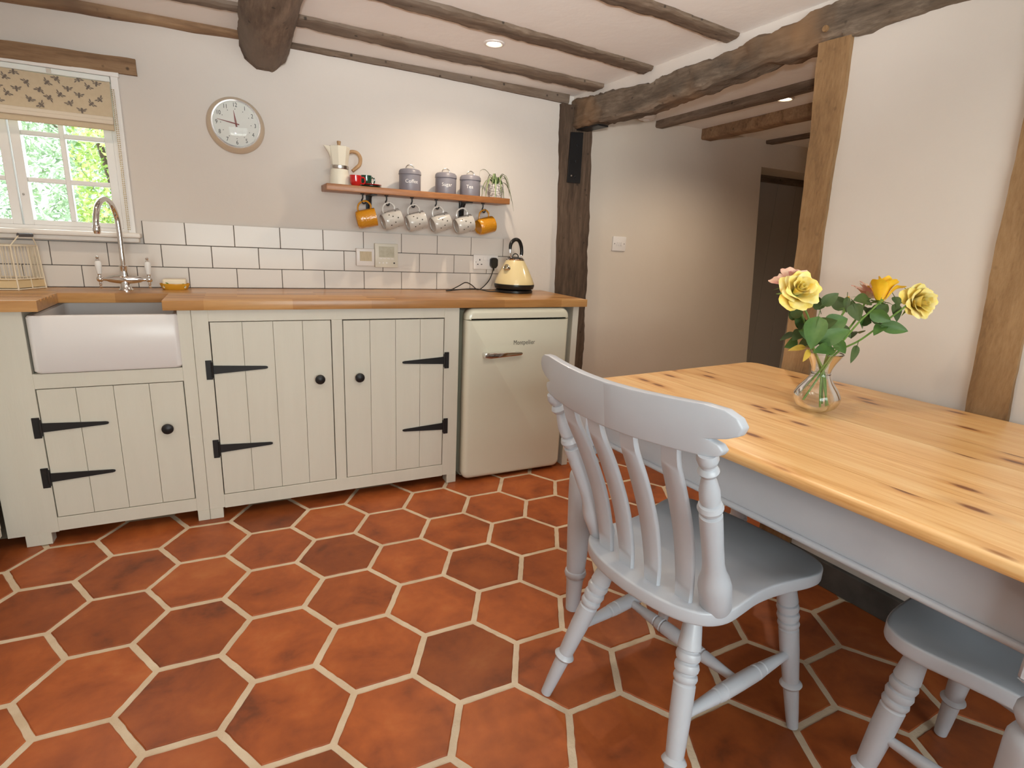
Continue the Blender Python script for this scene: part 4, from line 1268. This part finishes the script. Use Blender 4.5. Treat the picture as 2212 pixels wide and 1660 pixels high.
hand('hour_hand', math.radians(90 + 7), 0.052, 0.0034, -0.0612)
hand('minute_hand', math.radians(180 - 9.5), 0.072, 0.0024, -0.0627)
B().lathe([(0.0585, 0.004), (0.065, 0.0035), (0.066, 0.0)], (0, 0, 0), (0, -1, 0), 14).done('pivot', m_hand, ck)
B().lathe([(0.065, 0.0885), (0.071, 0.075), (0.076, 0.05), (0.0785, 0.025), (0.079, 0.0)], (0, 0, 0), (0, -1, 0), 48, cap0=False, cap1=False).done('glass_dome', glass_thin('clock_glass', (1, 1, 1), 0.05), ck, smooth=60)

# ---- roman blind with bee print
bl = thing('roman_blind', 'beige roman blind printed with grey bees, half raised in the window', 'blind', (-0.73, 0.0, 1.53))
m_linen = plain('linen', (0.60, 0.49, 0.345), 0.85, var=(0.565, 0.455, 0.315), vscale=60, bump=0.2, bscale=400, bdist=0.001, stretch=(1, 1, 1))
rows = []
for z, y in ((1.694, -0.006), (1.66, -0.010), (1.62, -0.014), (1.585, -0.017), (1.562, -0.020)):
    rows.append([(-1.075 + 0.683 * k / 12, y - 0.0015 * math.sin(k * 1.3), z + (0.002 * math.sin(k * 0.5))) for k in range(13)])
rows2 = [[(p[0], p[1] + 0.004, p[2]) for p in r] for r in rows]
b = B()
ring = [rows[i] for i in range(5)] + [rows2[4 - i] for i in range(5)]
b.grid(ring)
wd(b, 'fabric', m_linen, bl, 60)
for k, (z0, z1, y) in enumerate(((1.548, 1.566, -0.026), (1.537, 1.553, -0.032))):
    wd(B().box(-1.076, -0.391, y, y + 0.016, z0, z1, 0.004, 2), 'pleat', plain('linen_pale', (0.70, 0.61, 0.50), 0.85), bl, 40)
wd(B().box(-1.075, -0.392, -0.024, -0.012, 1.516, 1.542, 0.003, 2), 'hem', m_linen, bl, 40)
wd(B().box(-1.085, -0.389, -0.012, 0.026, 1.694, 1.7135, 0.002), 'headrail', plain('headrail_white', (0.80, 0.84, 0.82), 0.4), bl, 30)
wd(B().box(-0.585, -0.570, -0.0135, -0.0115, 1.697, 1.712), 'headrail_clip', MT['steel'], bl, 0)
bee = B()
rnd = random.Random(12)
def bee_at(cx, cz, a, y, s=1.0):
    ca, sa_ = math.cos(a), math.sin(a)
    def T(u, v): return (cx + (u * ca - v * sa_) * s, y, cz + (u * sa_ + v * ca) * s)
    for (u, v, ru, rv) in ((0, 0.004, 0.0036, 0.0034), (0, -0.002, 0.0040, 0.0040), (0, -0.0075, 0.0030, 0.0030)):
        bee.poly([T(u + ru * math.cos(q), v + rv * math.sin(q)) for q in [2 * PI * k / 8 for k in range(8)]])
    for s2 in (-1, 1):
        bee.poly([T(s2 * 0.002, 0.001), T(s2 * 0.012, 0.0065), T(s2 * 0.0155, 0.0055), T(s2 * 0.010, 0.0005)])
        bee.poly([T(s2 * 0.002, -0.001), T(s2 * 0.010, -0.001), T(s2 * 0.011, -0.003), T(s2 * 0.006, -0.004)])
for r in range(5):
    for c in range(13):
        x = -1.05 + c * 0.062 + (0.031 if r % 2 else 0) + rnd.uniform(-0.006, 0.006)
        z = 1.680 - r * 0.0275 + (c % 2) * 0.010 + rnd.uniform(-0.004, 0.004)
        if x < -0.405 and 1.57 < z < 1.69:
            t = (1.694 - z) / 0.132
            bee_at(x, z, rnd.uniform(-0.9, 0.9) + (PI if rnd.random() < 0.35 else 0), -0.0085 - 0.0150 * t, 1.12)
wd(bee, 'bee_print', plain('bee_ink', (0.20, 0.165, 0.14), 0.85), bl, 0)['kind'] = 'stuff'
ch = B()
for k in range(74):
    z = 1.665 - k * 0.0072
    for dx in (0.0, 0.006):
        ch.ball((-0.385 + dx + 0.001 * math.sin(z * 9), -0.026, z), 0.0023, 6, 4)
wd(ch, 'bead_chain', plain('brass_beads', (0.48, 0.40, 0.22), 0.35, metal=0.5), bl)['kind'] = 'stuff'

# ================================================================== DINING TABLE
TRZ = 0.092
tb = thing('dining_table', 'farmhouse table with waxed pine top and grey painted turned legs', 'table', (0.870, -1.455, 0.0), TRZ)
TW, TL, TR = 0.92, 1.265, 0.055
NP = 8
def edge_y(x, i, top):
    r = TR - i
    d = min(x - i, TW - i - x)
    off = 0.0
    if d < r:
        q = max(0.0, min(1.0, (r - d) / r))
        off = r - math.sqrt(max(0.0, r * r - (q * r) ** 2))
    return (-i - off) if top else (-TL + i + off)
tt = B().box(0.03, TW - 0.03, -TL + 0.03, -0.03, 0.7275, 0.733).done('tabletop', MT['pine'], tb, smooth=0)
for k in range(NP):
    xa, xb = TW * k / NP + 0.0006, TW * (k + 1) / NP - 0.0006
    xs = [xa + (xb - xa) * t for t in (0, 0.004, 0.016, 0.04, 0.08, 0.15, 0.25, 0.4, 0.55, 0.75, 0.85, 0.92, 0.96, 0.984, 0.996, 1.0)]
    rs = []
    for z, i in ((0.7275, 0.012), (0.731, 0.004), (0.737, 0.0005), (0.743, 0.0), (0.749, 0.0008), (0.754, 0.0035), (0.758, 0.009), (0.7595, 0.015), (0.760, 0.022)):
        cl = [min(max(x, i), TW - i) for x in xs]
        rs.append([(x, edge_y(x, i, True), z) for x in cl] + [(x, edge_y(x, i, False), z) for x in reversed(cl)])
    B().rings(rs).done('plank', MT['pine'], tt, smooth=40)
for (x0, x1, y0, y1) in ((0.062, 0.082, -TL + 0.09, -0.09), (TW - 0.082, TW - 0.062, -TL + 0.09, -0.09), (0.09, TW - 0.09, -0.082, -0.062), (0.09, TW - 0.09, -TL + 0.062, -TL + 0.082)):
    ap = B().box(x0, x1, y0, y1, 0.611, 0.7275, 0.001).done('apron', MT['grey'], tb, smooth=0)
    if x1 - x0 < 0.1:
        xe = x0 - 0.0035 if x0 < 0.4 else x1 + 0.0035
        B().tube([(xe, y0, 0.6065), (xe, y1, 0.6065)], 0.0072, 12).done('bead', MT['grey'], ap)
    else:
        ye = y1 + 0.0035 if y0 > -0.5 else y0 - 0.0035
        B().tube([(x0, ye, 0.6065), (x1, ye, 0.6065)], 0.0072, 12).done('bead', MT['grey'], ap)
leg_prof = [(0.575, 0.030), (0.570, 0.036), (0.563, 0.038), (0.556, 0.036), (0.552, 0.0285), (0.547, 0.0275), (0.542, 0.033), (0.530, 0.0415), (0.518, 0.0425), (0.506, 0.037), (0.499, 0.030), (0.495, 0.031), (0.490, 0.0385),
            (0.478, 0.0430), (0.462, 0.0435), (0.40, 0.0425), (0.25, 0.0355), (0.150, 0.0300), (0.146, 0.0295), (0.144, 0.033), (0.134, 0.0355), (0.124, 0.033), (0.120, 0.0275), (0.115, 0.028), (0.110, 0.0285), (0.105, 0.027), (0.0, 0.0225)]
lm = B()
lm.box(-0.0425, 0.0425, -0.0425, 0.0425, 0.585, 0.7275, 0.004)
lm.rings([[(sx * h, sy * h, z) for sx, sy in ((-1, -1), (1, -1), (1, 1), (-1, 1))] for z, h in ((0.586, 0.0415), (0.572, 0.028))])
lm.lathe([(z, r) for z, r in reversed(leg_prof)], (0, 0, 0), (0, 0, 1), 28)
lmesh = lm.mesh('leg', MT['grey'], 40)
for (x, y) in ((0.049, -0.088), (TW - 0.049, -0.088), (0.049, -TL + 0.088), (TW - 0.049, -TL + 0.088)):
    o = bpy.data.objects.new('leg', lmesh)
    link(o, tb)
    o.location = (x, y, 0)

# ================================================================== CHAIRS
def build_chair():
    t = bpy.data.objects.new('dining_chair', None)
    t.empty_display_size = 0.1
    COL.objects.link(t)
    half = [(-0.215, 0.0), (-0.212, 0.05), (-0.203, 0.10), (-0.185, 0.145), (-0.155, 0.178), (-0.11, 0.194), (-0.05, 0.192), (0.0, 0.189), (0.06, 0.194), (0.12, 0.207), (0.17, 0.219), (0.210, 0.219), (0.244, 0.198), (0.262, 0.15), (0.269, 0.08), (0.271, 0.0)]
    side = [(p.x, p.y) for p in bez([(x, y, 0) for x, y in half], 4)]
    outline = side + [(x, -y) for x, y in reversed(side[1:-1])]
    rs = []
    for z, s in ((0.416, 0.97), (0.4175, 0.985), (0.420, 0.995), (0.424, 1.0), (0.4455, 1.0), (0.4485, 0.9965), (0.4498, 0.989), (0.450, 0.97), (0.4495, 0.88), (0.446, 0.76), (0.442, 0.6), (0.4395, 0.4), (0.439, 0.2), (0.439, 0.02)):
        rs.append([(0.03 + (x - 0.03) * s, y * s, z + 0.012) for x, y in outline])
    B().rings(rs).done('seat', MT['grey'], t, smooth=50)
    def cx(y): return -0.312 + 0.050 * (y / 0.26) ** 2
    # slats
    for y0 in (-0.114, -0.038, 0.038, 0.114):
        base = -0.168 + 0.9 * y0 * y0
        yt = y0 * 1.22
        top = cx(yt) + 0.004
        path = bez([(base, y0, 0.456), (base - 0.010, y0 * 1.02, 0.52), (base * 0.72 + top * 0.28, y0 * 1.06, 0.62), (base * 0.40 + top * 0.60, y0 * 1.11, 0.72), (base * 0.10 + top * 0.90, y0 * 1.17, 0.80), (top, yt, 0.852)], 5)
        rs = []
        for i, p in enumerate(path):
            d = (path[min(i + 1, len(path) - 1)] - path[max(i - 1, 0)]).normalized()
            sd = Vector((0, 1, 0))
            nn = sd.cross(d).normalized()
            f = i / (len(path) - 1)
            w = 0.0200 + 0.0045 * math.sin(PI * min(1, f * 1.1))
            h = 0.0062
            rs.append([p + sd * (w * a) + nn * (h * c) for a, c in ((-1, -0.4), (-0.86, -1), (0.86, -1), (1, -0.4), (1, 0.4), (0.86, 1), (-0.86, 1), (-1, 0.4))])
        B().rings(rs).done('slat', MT['grey'], t, smooth=50)
    # crest rail
    hp = [(0.0, 0.921), (0.07, 0.922), (0.14, 0.925), (0.20, 0.928), (0.232, 0.925), (0.252, 0.914), (0.260, 0.899), (0.254, 0.884), (0.236, 0.875), (0.208, 0.868), (0.226, 0.862), (0.233, 0.852), (0.226, 0.841), (0.206, 0.835), (0.14, 0.832), (0.07, 0.829), (0.0, 0.828)]
    poly = hp + [(-y, z) for y, z in reversed(hp[1:-1])]
    c = B()
    c.prism(poly, 'x', -0.0105, 0.0105, 0.0032, 2)
    for k in range(-9, 10):
        y = k * 0.027
        bmesh.ops.bisect_plane(c.bm, geom=list(c.bm.verts) + list(c.bm.edges) + list(c.bm.faces), plane_co=(0, y, 0), plane_no=(0, 1, 0))
    bmesh.ops.triangulate(c.bm, faces=[f for f in c.bm.faces if len(f.verts) > 4])
    for v in c.bm.verts:
        v.co.x += cx(v.co.y) - 0.16 * (v.co.z - 0.85)
    c.done('crest_rail', MT['grey'], t, smooth=40)
    # back posts
    pprof = [(0.0, 0.0), (0.0, 0.029), (0.015, 0.0315), (0.10, 0.0320), (0.165, 0.0330), (0.21, 0.0300), (0.26, 0.0240), (0.32, 0.0208), (0.45, 0.0205), (0.60, 0.0213), (0.650, 0.0210), (0.656, 0.0160), (0.664, 0.0160), (0.672, 0.0205), (0.694, 0.0236), (0.716, 0.0205), (0.722, 0.0155), (0.730, 0.0155), (0.738, 0.0185), (0.79, 0.0184), (0.85, 0.0138), (0.872, 0.0112), (0.880, 0.0112), (0.886, 0.0150), (0.905, 0.0188), (0.922, 0.0160), (0.928, 0.0128), (0.938, 0.0128), (0.946, 0.0160), (0.97, 0.0190), (1.0, 0.0165)]
    for s in (-1, 1):
        B().turned(pprof, (-0.118, s * 0.166, 0.458), (cx(0.2) + 0.002, s * 0.204, 0.840), 24).done('back_post', MT['grey'], t, smooth=32)
    # legs
    lp = [(0, 0.015), (0.02, 0.016), (0.10, 0.0208), (0.196, 0.0246), (0.202, 0.0205), (0.208, 0.0205), (0.214, 0.0246), (0.231, 0.0264), (0.248, 0.0246), (0.254, 0.0205), (0.260, 0.0205), (0.266, 0.0246), (0.283, 0.0264), (0.30, 0.0246), (0.306, 0.0205), (0.312, 0.0205), (0.318, 0.0242), (0.332, 0.0256), (0.346, 0.0236), (0.352, 0.0212), (0.358, 0.0212), (0.364, 0.0234), (0.50, 0.0228), (0.68, 0.0195), (0.696, 0.0188), (0.702, 0.0222), (0.718, 0.0266), (0.734, 0.0222), (0.740, 0.0180), (0.76, 0.0182), (0.9, 0.0160), (1.0, 0.0138)]
    legs = {}
    for fx, fy in ((-1, 1), (-1, -1), (1, 1), (1, -1)):
        if fx < 0:
            p0, p1 = Vector((-0.120, fy * 0.120, 0.432)), Vector((-0.238, fy * 0.203, 0.004))
        else:
            p0, p1 = Vector((0.195, fy * 0.145, 0.432)), Vector((0.232, fy * 0.216, 0.004))
        legs[(fx, fy)] = (p0, p1)
        B().turned(lp, p0, p1, 24).done('leg', MT['grey'], t, smooth=32)
    sprof = [(0, 0.0095), (0.12, 0.0115), (0.28, 0.0158), (0.286, 0.0138), (0.294, 0.0138), (0.30, 0.0165), (0.345, 0.0180), (0.351, 0.0155), (0.359, 0.0155), (0.365, 0.0180), (0.5, 0.0184), (0.635, 0.0180), (0.641, 0.0155), (0.649, 0.0155), (0.655, 0.0180), (0.70, 0.0165), (0.706, 0.0138), (0.714, 0.0138), (0.72, 0.0158), (0.88, 0.0115), (1, 0.0095)]
    mids = []
    for s in (1, -1):
        a = legs[(-1, s)][0].lerp(legs[(-1, s)][1], 0.52)
        e = legs[(1, s)][0].lerp(legs[(1, s)][1], 0.52)
        B().turned(sprof, a, e, 20).done('stretcher', MT['grey'], t, smooth=32)
        mids.append(a.lerp(e, 0.5))
    B().turned(sprof, mids[0], mids[1], 20).done('stretcher', MT['grey'], t, smooth=32)
    return t
ch1 = build_chair()
ch1.location = (0.934, -1.983, 0.0)
ch1.rotation_euler = (0, 0, 0.15)
tag(ch1, 'grey painted farmhouse chair with slatted back tucked under the long table side', 'chair', 'grey farmhouse chairs at the table')
ch2 = copy_tree(ch1)
ch2.location = (1.335, -2.575, 0.0)
ch2.rotation_euler = (0, 0, PI / 2 + 0.06)
tag(ch2, 'grey painted chair at the lower right corner, only its seat and legs in view', 'chair', 'grey farmhouse chairs at the table')

# ================================================================== VASE OF ROSES
VX, VY, VZ = 1.388, -1.930, 0.760
vs = thing('glass_vase', 'clear pear-shaped glass vase on the pine table', 'vase', (VX, VY, VZ))
m_vg = glass_thin('vase_glass', (0.985, 0.99, 0.985), 0.10)
vo_ = [(0.004, 0.0), (0.003, 0.028), (0.006, 0.037), (0.016, 0.050), (0.032, 0.0575), (0.046, 0.0575), (0.064, 0.048), (0.082, 0.034), (0.096, 0.0255), (0.106, 0.0232), (0.118, 0.0245), (0.136, 0.032), (0.152, 0.0415), (0.160, 0.0455)]
B().lathe(vo_, (0, 0, 0), (0, 0, 1), 40, cap0=False, cap1=False).done('outer_wall', m_vg, vs, smooth=80)
B().lathe([(0.010, 0.0)] + [(t + 0.003 if t < 0.05 else t, max(r - 0.0022, 0.001)) for t, r in vo_[2:]], (0, 0, 0), (0, 0, 1), 40, cap0=False, cap1=False).done('inner_wall', m_vg, vs, smooth=80)
B().tube([(0.0455 * math.cos(2 * PI * k / 40), 0.0455 * math.sin(2 * PI * k / 40), 0.160) for k in range(40)], 0.0013, 8, loop=True).done('rim', m_vg, vs, smooth=80)
B().tube([(0.0235 * math.cos(2 * PI * k / 32), 0.0235 * math.sin(2 * PI * k / 32), 0.104) for k in range(32)], 0.0012, 8, loop=True).done('neck_ring', m_vg, vs, smooth=80)

m_stem = plain('rose_stem', (0.12, 0.24, 0.035), 0.5, var=(0.17, 0.28, 0.06), vscale=40)
m_leaf = plain('rose_leaf', (0.045, 0.115, 0.02), 0.5, var=(0.085, 0.175, 0.035), vscale=25)
m_leafd = plain('rose_leaf_dark', (0.045, 0.085, 0.022), 0.55, var=(0.08, 0.12, 0.035), vscale=25)
m_leafy = plain('rose_leaf_yellowed', (0.58, 0.40, 0.05), 0.5, var=(0.40, 0.26, 0.05), vscale=25)
def petal_mat(name, a, b_, c):
    m, nt, bs = _nt(name)
    col = _ramp(nt, _noise(nt, _coord(nt, (1, 1, 1), 3.0), 28.0, 3.0), [(0.3, a), (0.5, b_), (0.72, c)])
    nt.links.new(col, bs.inputs['Base Color'])
    bs.inputs['Roughness'].default_value = 0.55
    bs.inputs['Subsurface Weight'].default_value = 0.25
    bs.inputs['Subsurface Radius'].default_value = (0.01, 0.006, 0.002)
    return m
m_yp = petal_mat('yellow_petal', (0.90, 0.64, 0.09), (0.95, 0.80, 0.28), (0.97, 0.88, 0.52))
m_op = petal_mat('golden_petal', (0.86, 0.46, 0.01), (0.92, 0.57, 0.02), (0.94, 0.66, 0.06))
m_pp = petal_mat('pink_petal', (0.62, 0.22, 0.22), (0.74, 0.46, 0.36), (0.80, 0.62, 0.47))

def rose(label, c, facing, R, mat, layers, seed, stem, rz=0.0):
    t = thing('rose', label, 'flower', (VX, VY, VZ), 0.0, 'roses in the vase')
    c = Vector(c) - Vector((VX, VY, VZ))
    n = Vector(facing).normalized()
    u = n.cross(Vector((0, 0, 1)))
    u = u.normalized() if u.length > 0.05 else Vector((1, 0, 0))
    v = n.cross(u)
    rnd = random.Random(seed)
    B().tube(bez([Vector(p) - Vector((VX, VY, VZ)) for p in stem] + [c - n * R * 0.55], 7), 0.0026, 8).done('stem', m_stem, t)
    B().lathe([(0, 0.002), (0.25 * R, 0.20 * R), (0.5 * R, 0.12 * R)], c - n * R * 0.72, n, 10).done('hip', m_stem, t)
    sp = B()
    for k in range(5):
        a = 2 * PI * k / 5
        d = u * math.cos(a) + v * math.sin(a)
        s_ = n.cross(d)
        p0 = c - n * R * 0.52 + d * R * 0.12
        sp.grid([[p0 - s_ * 0.12 * R, p0 + s_ * 0.12 * R], [p0 + d * 0.35 * R - n * 0.05 * R - s_ * 0.10 * R, p0 + d * 0.35 * R - n * 0.05 * R + s_ * 0.10 * R], [p0 + d * 0.72 * R - n * 0.22 * R - s_ * 0.01 * R, p0 + d * 0.72 * R - n * 0.22 * R + s_ * 0.01 * R]])
    sp.done('sepals', m_stem, t, smooth=80)
    for (cnt, r0, r1, h, curl, spread, off) in layers:
        for k in range(cnt):
            a0 = off + 2 * PI * k / cnt + rnd.uniform(-0.22, 0.22)
            hh = h * rnd.uniform(0.9, 1.1); rr1 = r1 * rnd.uniform(0.9, 1.12); cc = curl * rnd.uniform(0.6, 1.4)
            rows = []
            NV, NU = 8, 8
            ph = rnd.uniform(0, 6)
            for i in range(NV + 1):
                w = i / NV
                row = []
                for j in range(NU + 1):
                    q = -1 + 2 * j / NU
                    ww = w * (1 - 0.16 * q * q * w)
                    ang = a0 + q * spread * (0.35 + 0.65 * math.sin(PI * min(1.0, 0.15 + ww * 0.62)))
                    rad = (r0 + (rr1 - r0) * ww ** 0.8 + cc * ww ** 5 * (1 + 0.25 * math.sin(q * 5 + ph))) * R
                    zz = (-0.5 + hh * ww - 0.55 * cc * ww ** 6 + 0.03 * ww * math.sin(q * 7 + ph)) * R
                    row.append(c + u * (rad * math.cos(ang)) + v * (rad * math.sin(ang)) + n * zz)
                rows.append(row)
            B().grid(rows).done('petal', mat, t, smooth=80)
    return t
FULL = [(3, 0.04, 0.10, 1.15, 0.03, 1.5, 0.2), (4, 0.07, 0.22, 1.20, 0.05, 1.15, 0.7), (5, 0.12, 0.38, 1.15, 0.12, 0.95, 0.1), (5, 0.16, 0.56, 1.02, 0.20, 0.85, 0.6), (6, 0.18, 0.72, 0.80, 0.28, 0.72, 0.3), (5, 0.18, 0.82, 0.50, 0.26, 0.70, 0.9)]
BUDL = [(3, 0.03, 0.12, 1.25, 0.02, 1.6, 0.2), (4, 0.08, 0.30, 1.30, 0.06, 1.2, 0.5), (4, 0.14, 0.46, 1.20, 0.16, 0.95, 1.1), (3, 0.18, 0.62, 1.05, 0.26, 0.8, 0.4)]
FADE = [(3, 0.06, 0.2, 0.9, 0.05, 1.2, 0.0), (5, 0.12, 0.5, 0.8, 0.2, 0.8, 0.5), (6, 0.15, 0.8, 0.5, 0.25, 0.62, 0.2)]
TINY = [(3, 0.03, 0.16, 1.3, 0.0, 1.5, 0.0), (3, 0.08, 0.26, 1.2, 0.03, 1.1, 0.6)]
r1 = rose('large yellow rose in front on the left side of the bunch', (1.307, -1.883, 1.081), (-0.50, -0.80, 0.45), 0.052, m_yp, FULL, 1, [(1.415, -1.945, 0.770), (1.396, -1.935, 0.862), (1.368, -1.91, 0.93), (1.352, -1.890, 1.01)])
r2 = rose('large yellow rose standing furthest right in the bunch', (1.682, -1.974, 1.059), (-0.25, -0.90, 0.12), 0.050, m_yp, FULL, 2, [(1.352, -1.918, 0.790), (1.385, -1.932, 0.862), (1.425, -1.940, 0.922), (1.502, -1.949, 0.956), (1.59, -1.963, 1.017), (1.63, -1.967, 1.042)])
r3 = rose('golden half-open rose seen from below in the middle of the bunch', (1.530, -1.960, 1.083), (0.25, 0.10, 0.95), 0.047, m_op, BUDL, 3, [(1.345, -1.902, 0.800), (1.380, -1.925, 0.862), (1.412, -1.942, 0.928), (1.474, -1.947, 0.998), (1.514, -1.960, 1.045)])
r4 = rose('faded pink rose peeping out behind the left yellow one', (1.345, -1.830, 1.108), (-0.35, -0.2, 0.9), 0.055, m_pp, FADE, 4, [(1.425, -1.925, 0.775), (1.396, -1.926, 0.862), (1.378, -1.90, 0.93), (1.36, -1.86, 1.02)])
r5 = rose('pink rose behind the golden half-open rose', (1.583, -1.900, 1.086), (0.1, -0.2, 0.95), 0.050, m_pp, FADE, 5, [(1.375, -1.955, 0.772), (1.390, -1.932, 0.862), (1.42, -1.93, 0.93), (1.52, -1.91, 1.0)])
r6 = rose('small yellow rosebud with green tip in the middle of the bunch', (1.480, -1.905, 1.046), (-0.3, -0.1, 0.95), 0.024, m_op, TINY, 6, [(1.395, -1.965, 0.774), (1.392, -1.934, 0.862), (1.41, -1.925, 0.93), (1.45, -1.91, 1.0)])
LEAVES = [(1.319, -1.941, 1.022, 1.277, -1.966, 0.942, 0.0246), (1.32, -1.95, 0.952, 1.38, -1.991, 0.993, 0.0201), (1.388, -1.917, 0.986, 1.425, -1.95, 1.014, 0.0245), (1.385, -1.899, 1.042, 1.408, -1.923, 1.077, 0.0147), (1.418, -1.874, 1.026, 1.394, -1.874, 1.064, 0.0138), (1.386, -1.865, 1.0, 1.345, -1.881, 0.956, 0.0138), (1.369, -1.847, 0.995, 1.338, -1.843, 1.033, 0.0139), (1.35, -1.979, 0.944, 1.283, -1.971, 0.936, 0.0164), (1.439, -1.946, 1.053, 1.43, -1.977, 1.011, 0.0169), (1.513, -1.947, 1.059, 1.452, -1.939, 1.061, 0.0185), (1.563, -1.952, 1.007, 1.506, -1.939, 1.036, 0.0201), (1.531, -1.973, 0.998, 1.575, -2.022, 0.988, 0.016), (1.553, -1.972, 1.003, 1.503, -1.978, 0.973, 0.0136), (1.442, -1.978, 0.949, 1.404, -1.994, 0.906, 0.0084), (1.601, -1.953, 1.072, 1.589, -1.977, 1.048, 0.0101), (1.583, -1.94, 1.046, 1.532, -1.948, 1.007, 0.0177), (1.332, -1.914, 0.937, 1.271, -1.909, 0.928, 0.0073), (1.293, -1.952, 0.938, 1.258, -1.965, 0.911, 0.007), (1.402, -1.944, 0.956, 1.402, -1.976, 0.927, 0.0134), (1.422, -1.909, 0.993, 1.414, -1.941, 0.947, 0.0161), (1.625, -1.947, 1.053, 1.603, -1.973, 1.006, 0.0115), (1.364, -1.874, 0.971, 1.318, -1.881, 0.948, 0.015), (1.457, -1.916, 1.068, 1.432, -1.938, 1.028, 0.0074)]
own = (r1, r3, r3, r1, r1, r4, r4, r1, r6, r3, r5, r2, r2, r2, r5, r5, r4, r1, r3, r6, r2, r4, r6)
lmat = (m_leaf, m_leaf, m_leaf, m_leafd, m_leafd, m_leafd, m_leafd, m_leaf, m_leafd, m_leafd, m_leafd, m_leaf, m_leaf, m_leafd, m_leafd, m_leafd, m_leafy, m_leafy, m_leaf, m_leafd, m_leafd, m_leafd, m_leafd)
for k, L in enumerate(LEAVES):
    p, q, w = Vector(L[:3]) - Vector((VX, VY, VZ)), Vector(L[3:6]) - Vector((VX, VY, VZ)), L[6] * 1.15
    d = q - p
    ln = d.length
    d.normalize()
    view = Vector((-0.75, -0.55, 0.35)) + noise.noise_vector(Vector((k * 1.7, 0.3, 2.0))) * 0.5
    s = d.cross(view).normalized()
    nn = s.cross(d).normalized()
    rows = []
    for i in range(9):
        t = i / 8
        ww = w * math.sin(PI * t ** 0.8) ** 0.75 * (1.06 - 0.3 * t) + 0.0003
        c0 = p + d * (ln * t) - nn * (0.10 * ln * (t - 0.5) ** 2 * 2)
        rows.append([c0 + s * (ww * j) + nn * (abs(j) * ww * 0.28) for j in (-1, -0.5, 0, 0.5, 1)])
    b = B().grid(rows)
    b.tube([p - d * 0.014 + nn * (-0.002), p, p + d * ln * 0.4 - nn * 0.0008], 0.0009, 5)
    b.done('leaf', lmat[k], own[k], smooth=80)

# more foliage lower down on the stems
rnd = random.Random(21)
for k in range(26):
    src = (r1, r2, r3, r4, r5, r6)[k % 6]
    tx = rnd.random()
    base = Vector((1.345, -1.885, 0.965)).lerp(Vector((1.56, -1.945, 1.01)), tx) + Vector((rnd.uniform(-0.02, 0.02), rnd.uniform(-0.035, 0.045), rnd.uniform(-0.035, 0.035)))
    d = Vector((rnd.uniform(-1, 1), rnd.uniform(-0.8, 0.8), rnd.uniform(-0.7, 0.7))).normalized()
    ln, w = rnd.uniform(0.042, 0.062), rnd.uniform(0.014, 0.021)
    p = base - Vector((VX, VY, VZ))
    view = Vector((-0.75, -0.55, 0.35)) + Vector((rnd.uniform(-0.8, 0.8), rnd.uniform(-0.8, 0.8), rnd.uniform(-0.5, 0.8)))
    s = d.cross(view).normalized()
    nn = s.cross(d).normalized()
    rows = []
    for i in range(9):
        t = i / 8
        ww = w * math.sin(PI * t ** 0.8) ** 0.75 * (1.06 - 0.3 * t) + 0.0003
        c0 = p + d * (ln * t) - nn * (0.10 * ln * (t - 0.5) ** 2 * 2)
        rows.append([c0 + s * (ww * j) + nn * (abs(j) * ww * 0.28) for j in (-1, -0.5, 0, 0.5, 1)])
    B().grid(rows).done('leaf', m_leaf if k % 3 == 0 else m_leafd, src, smooth=80)
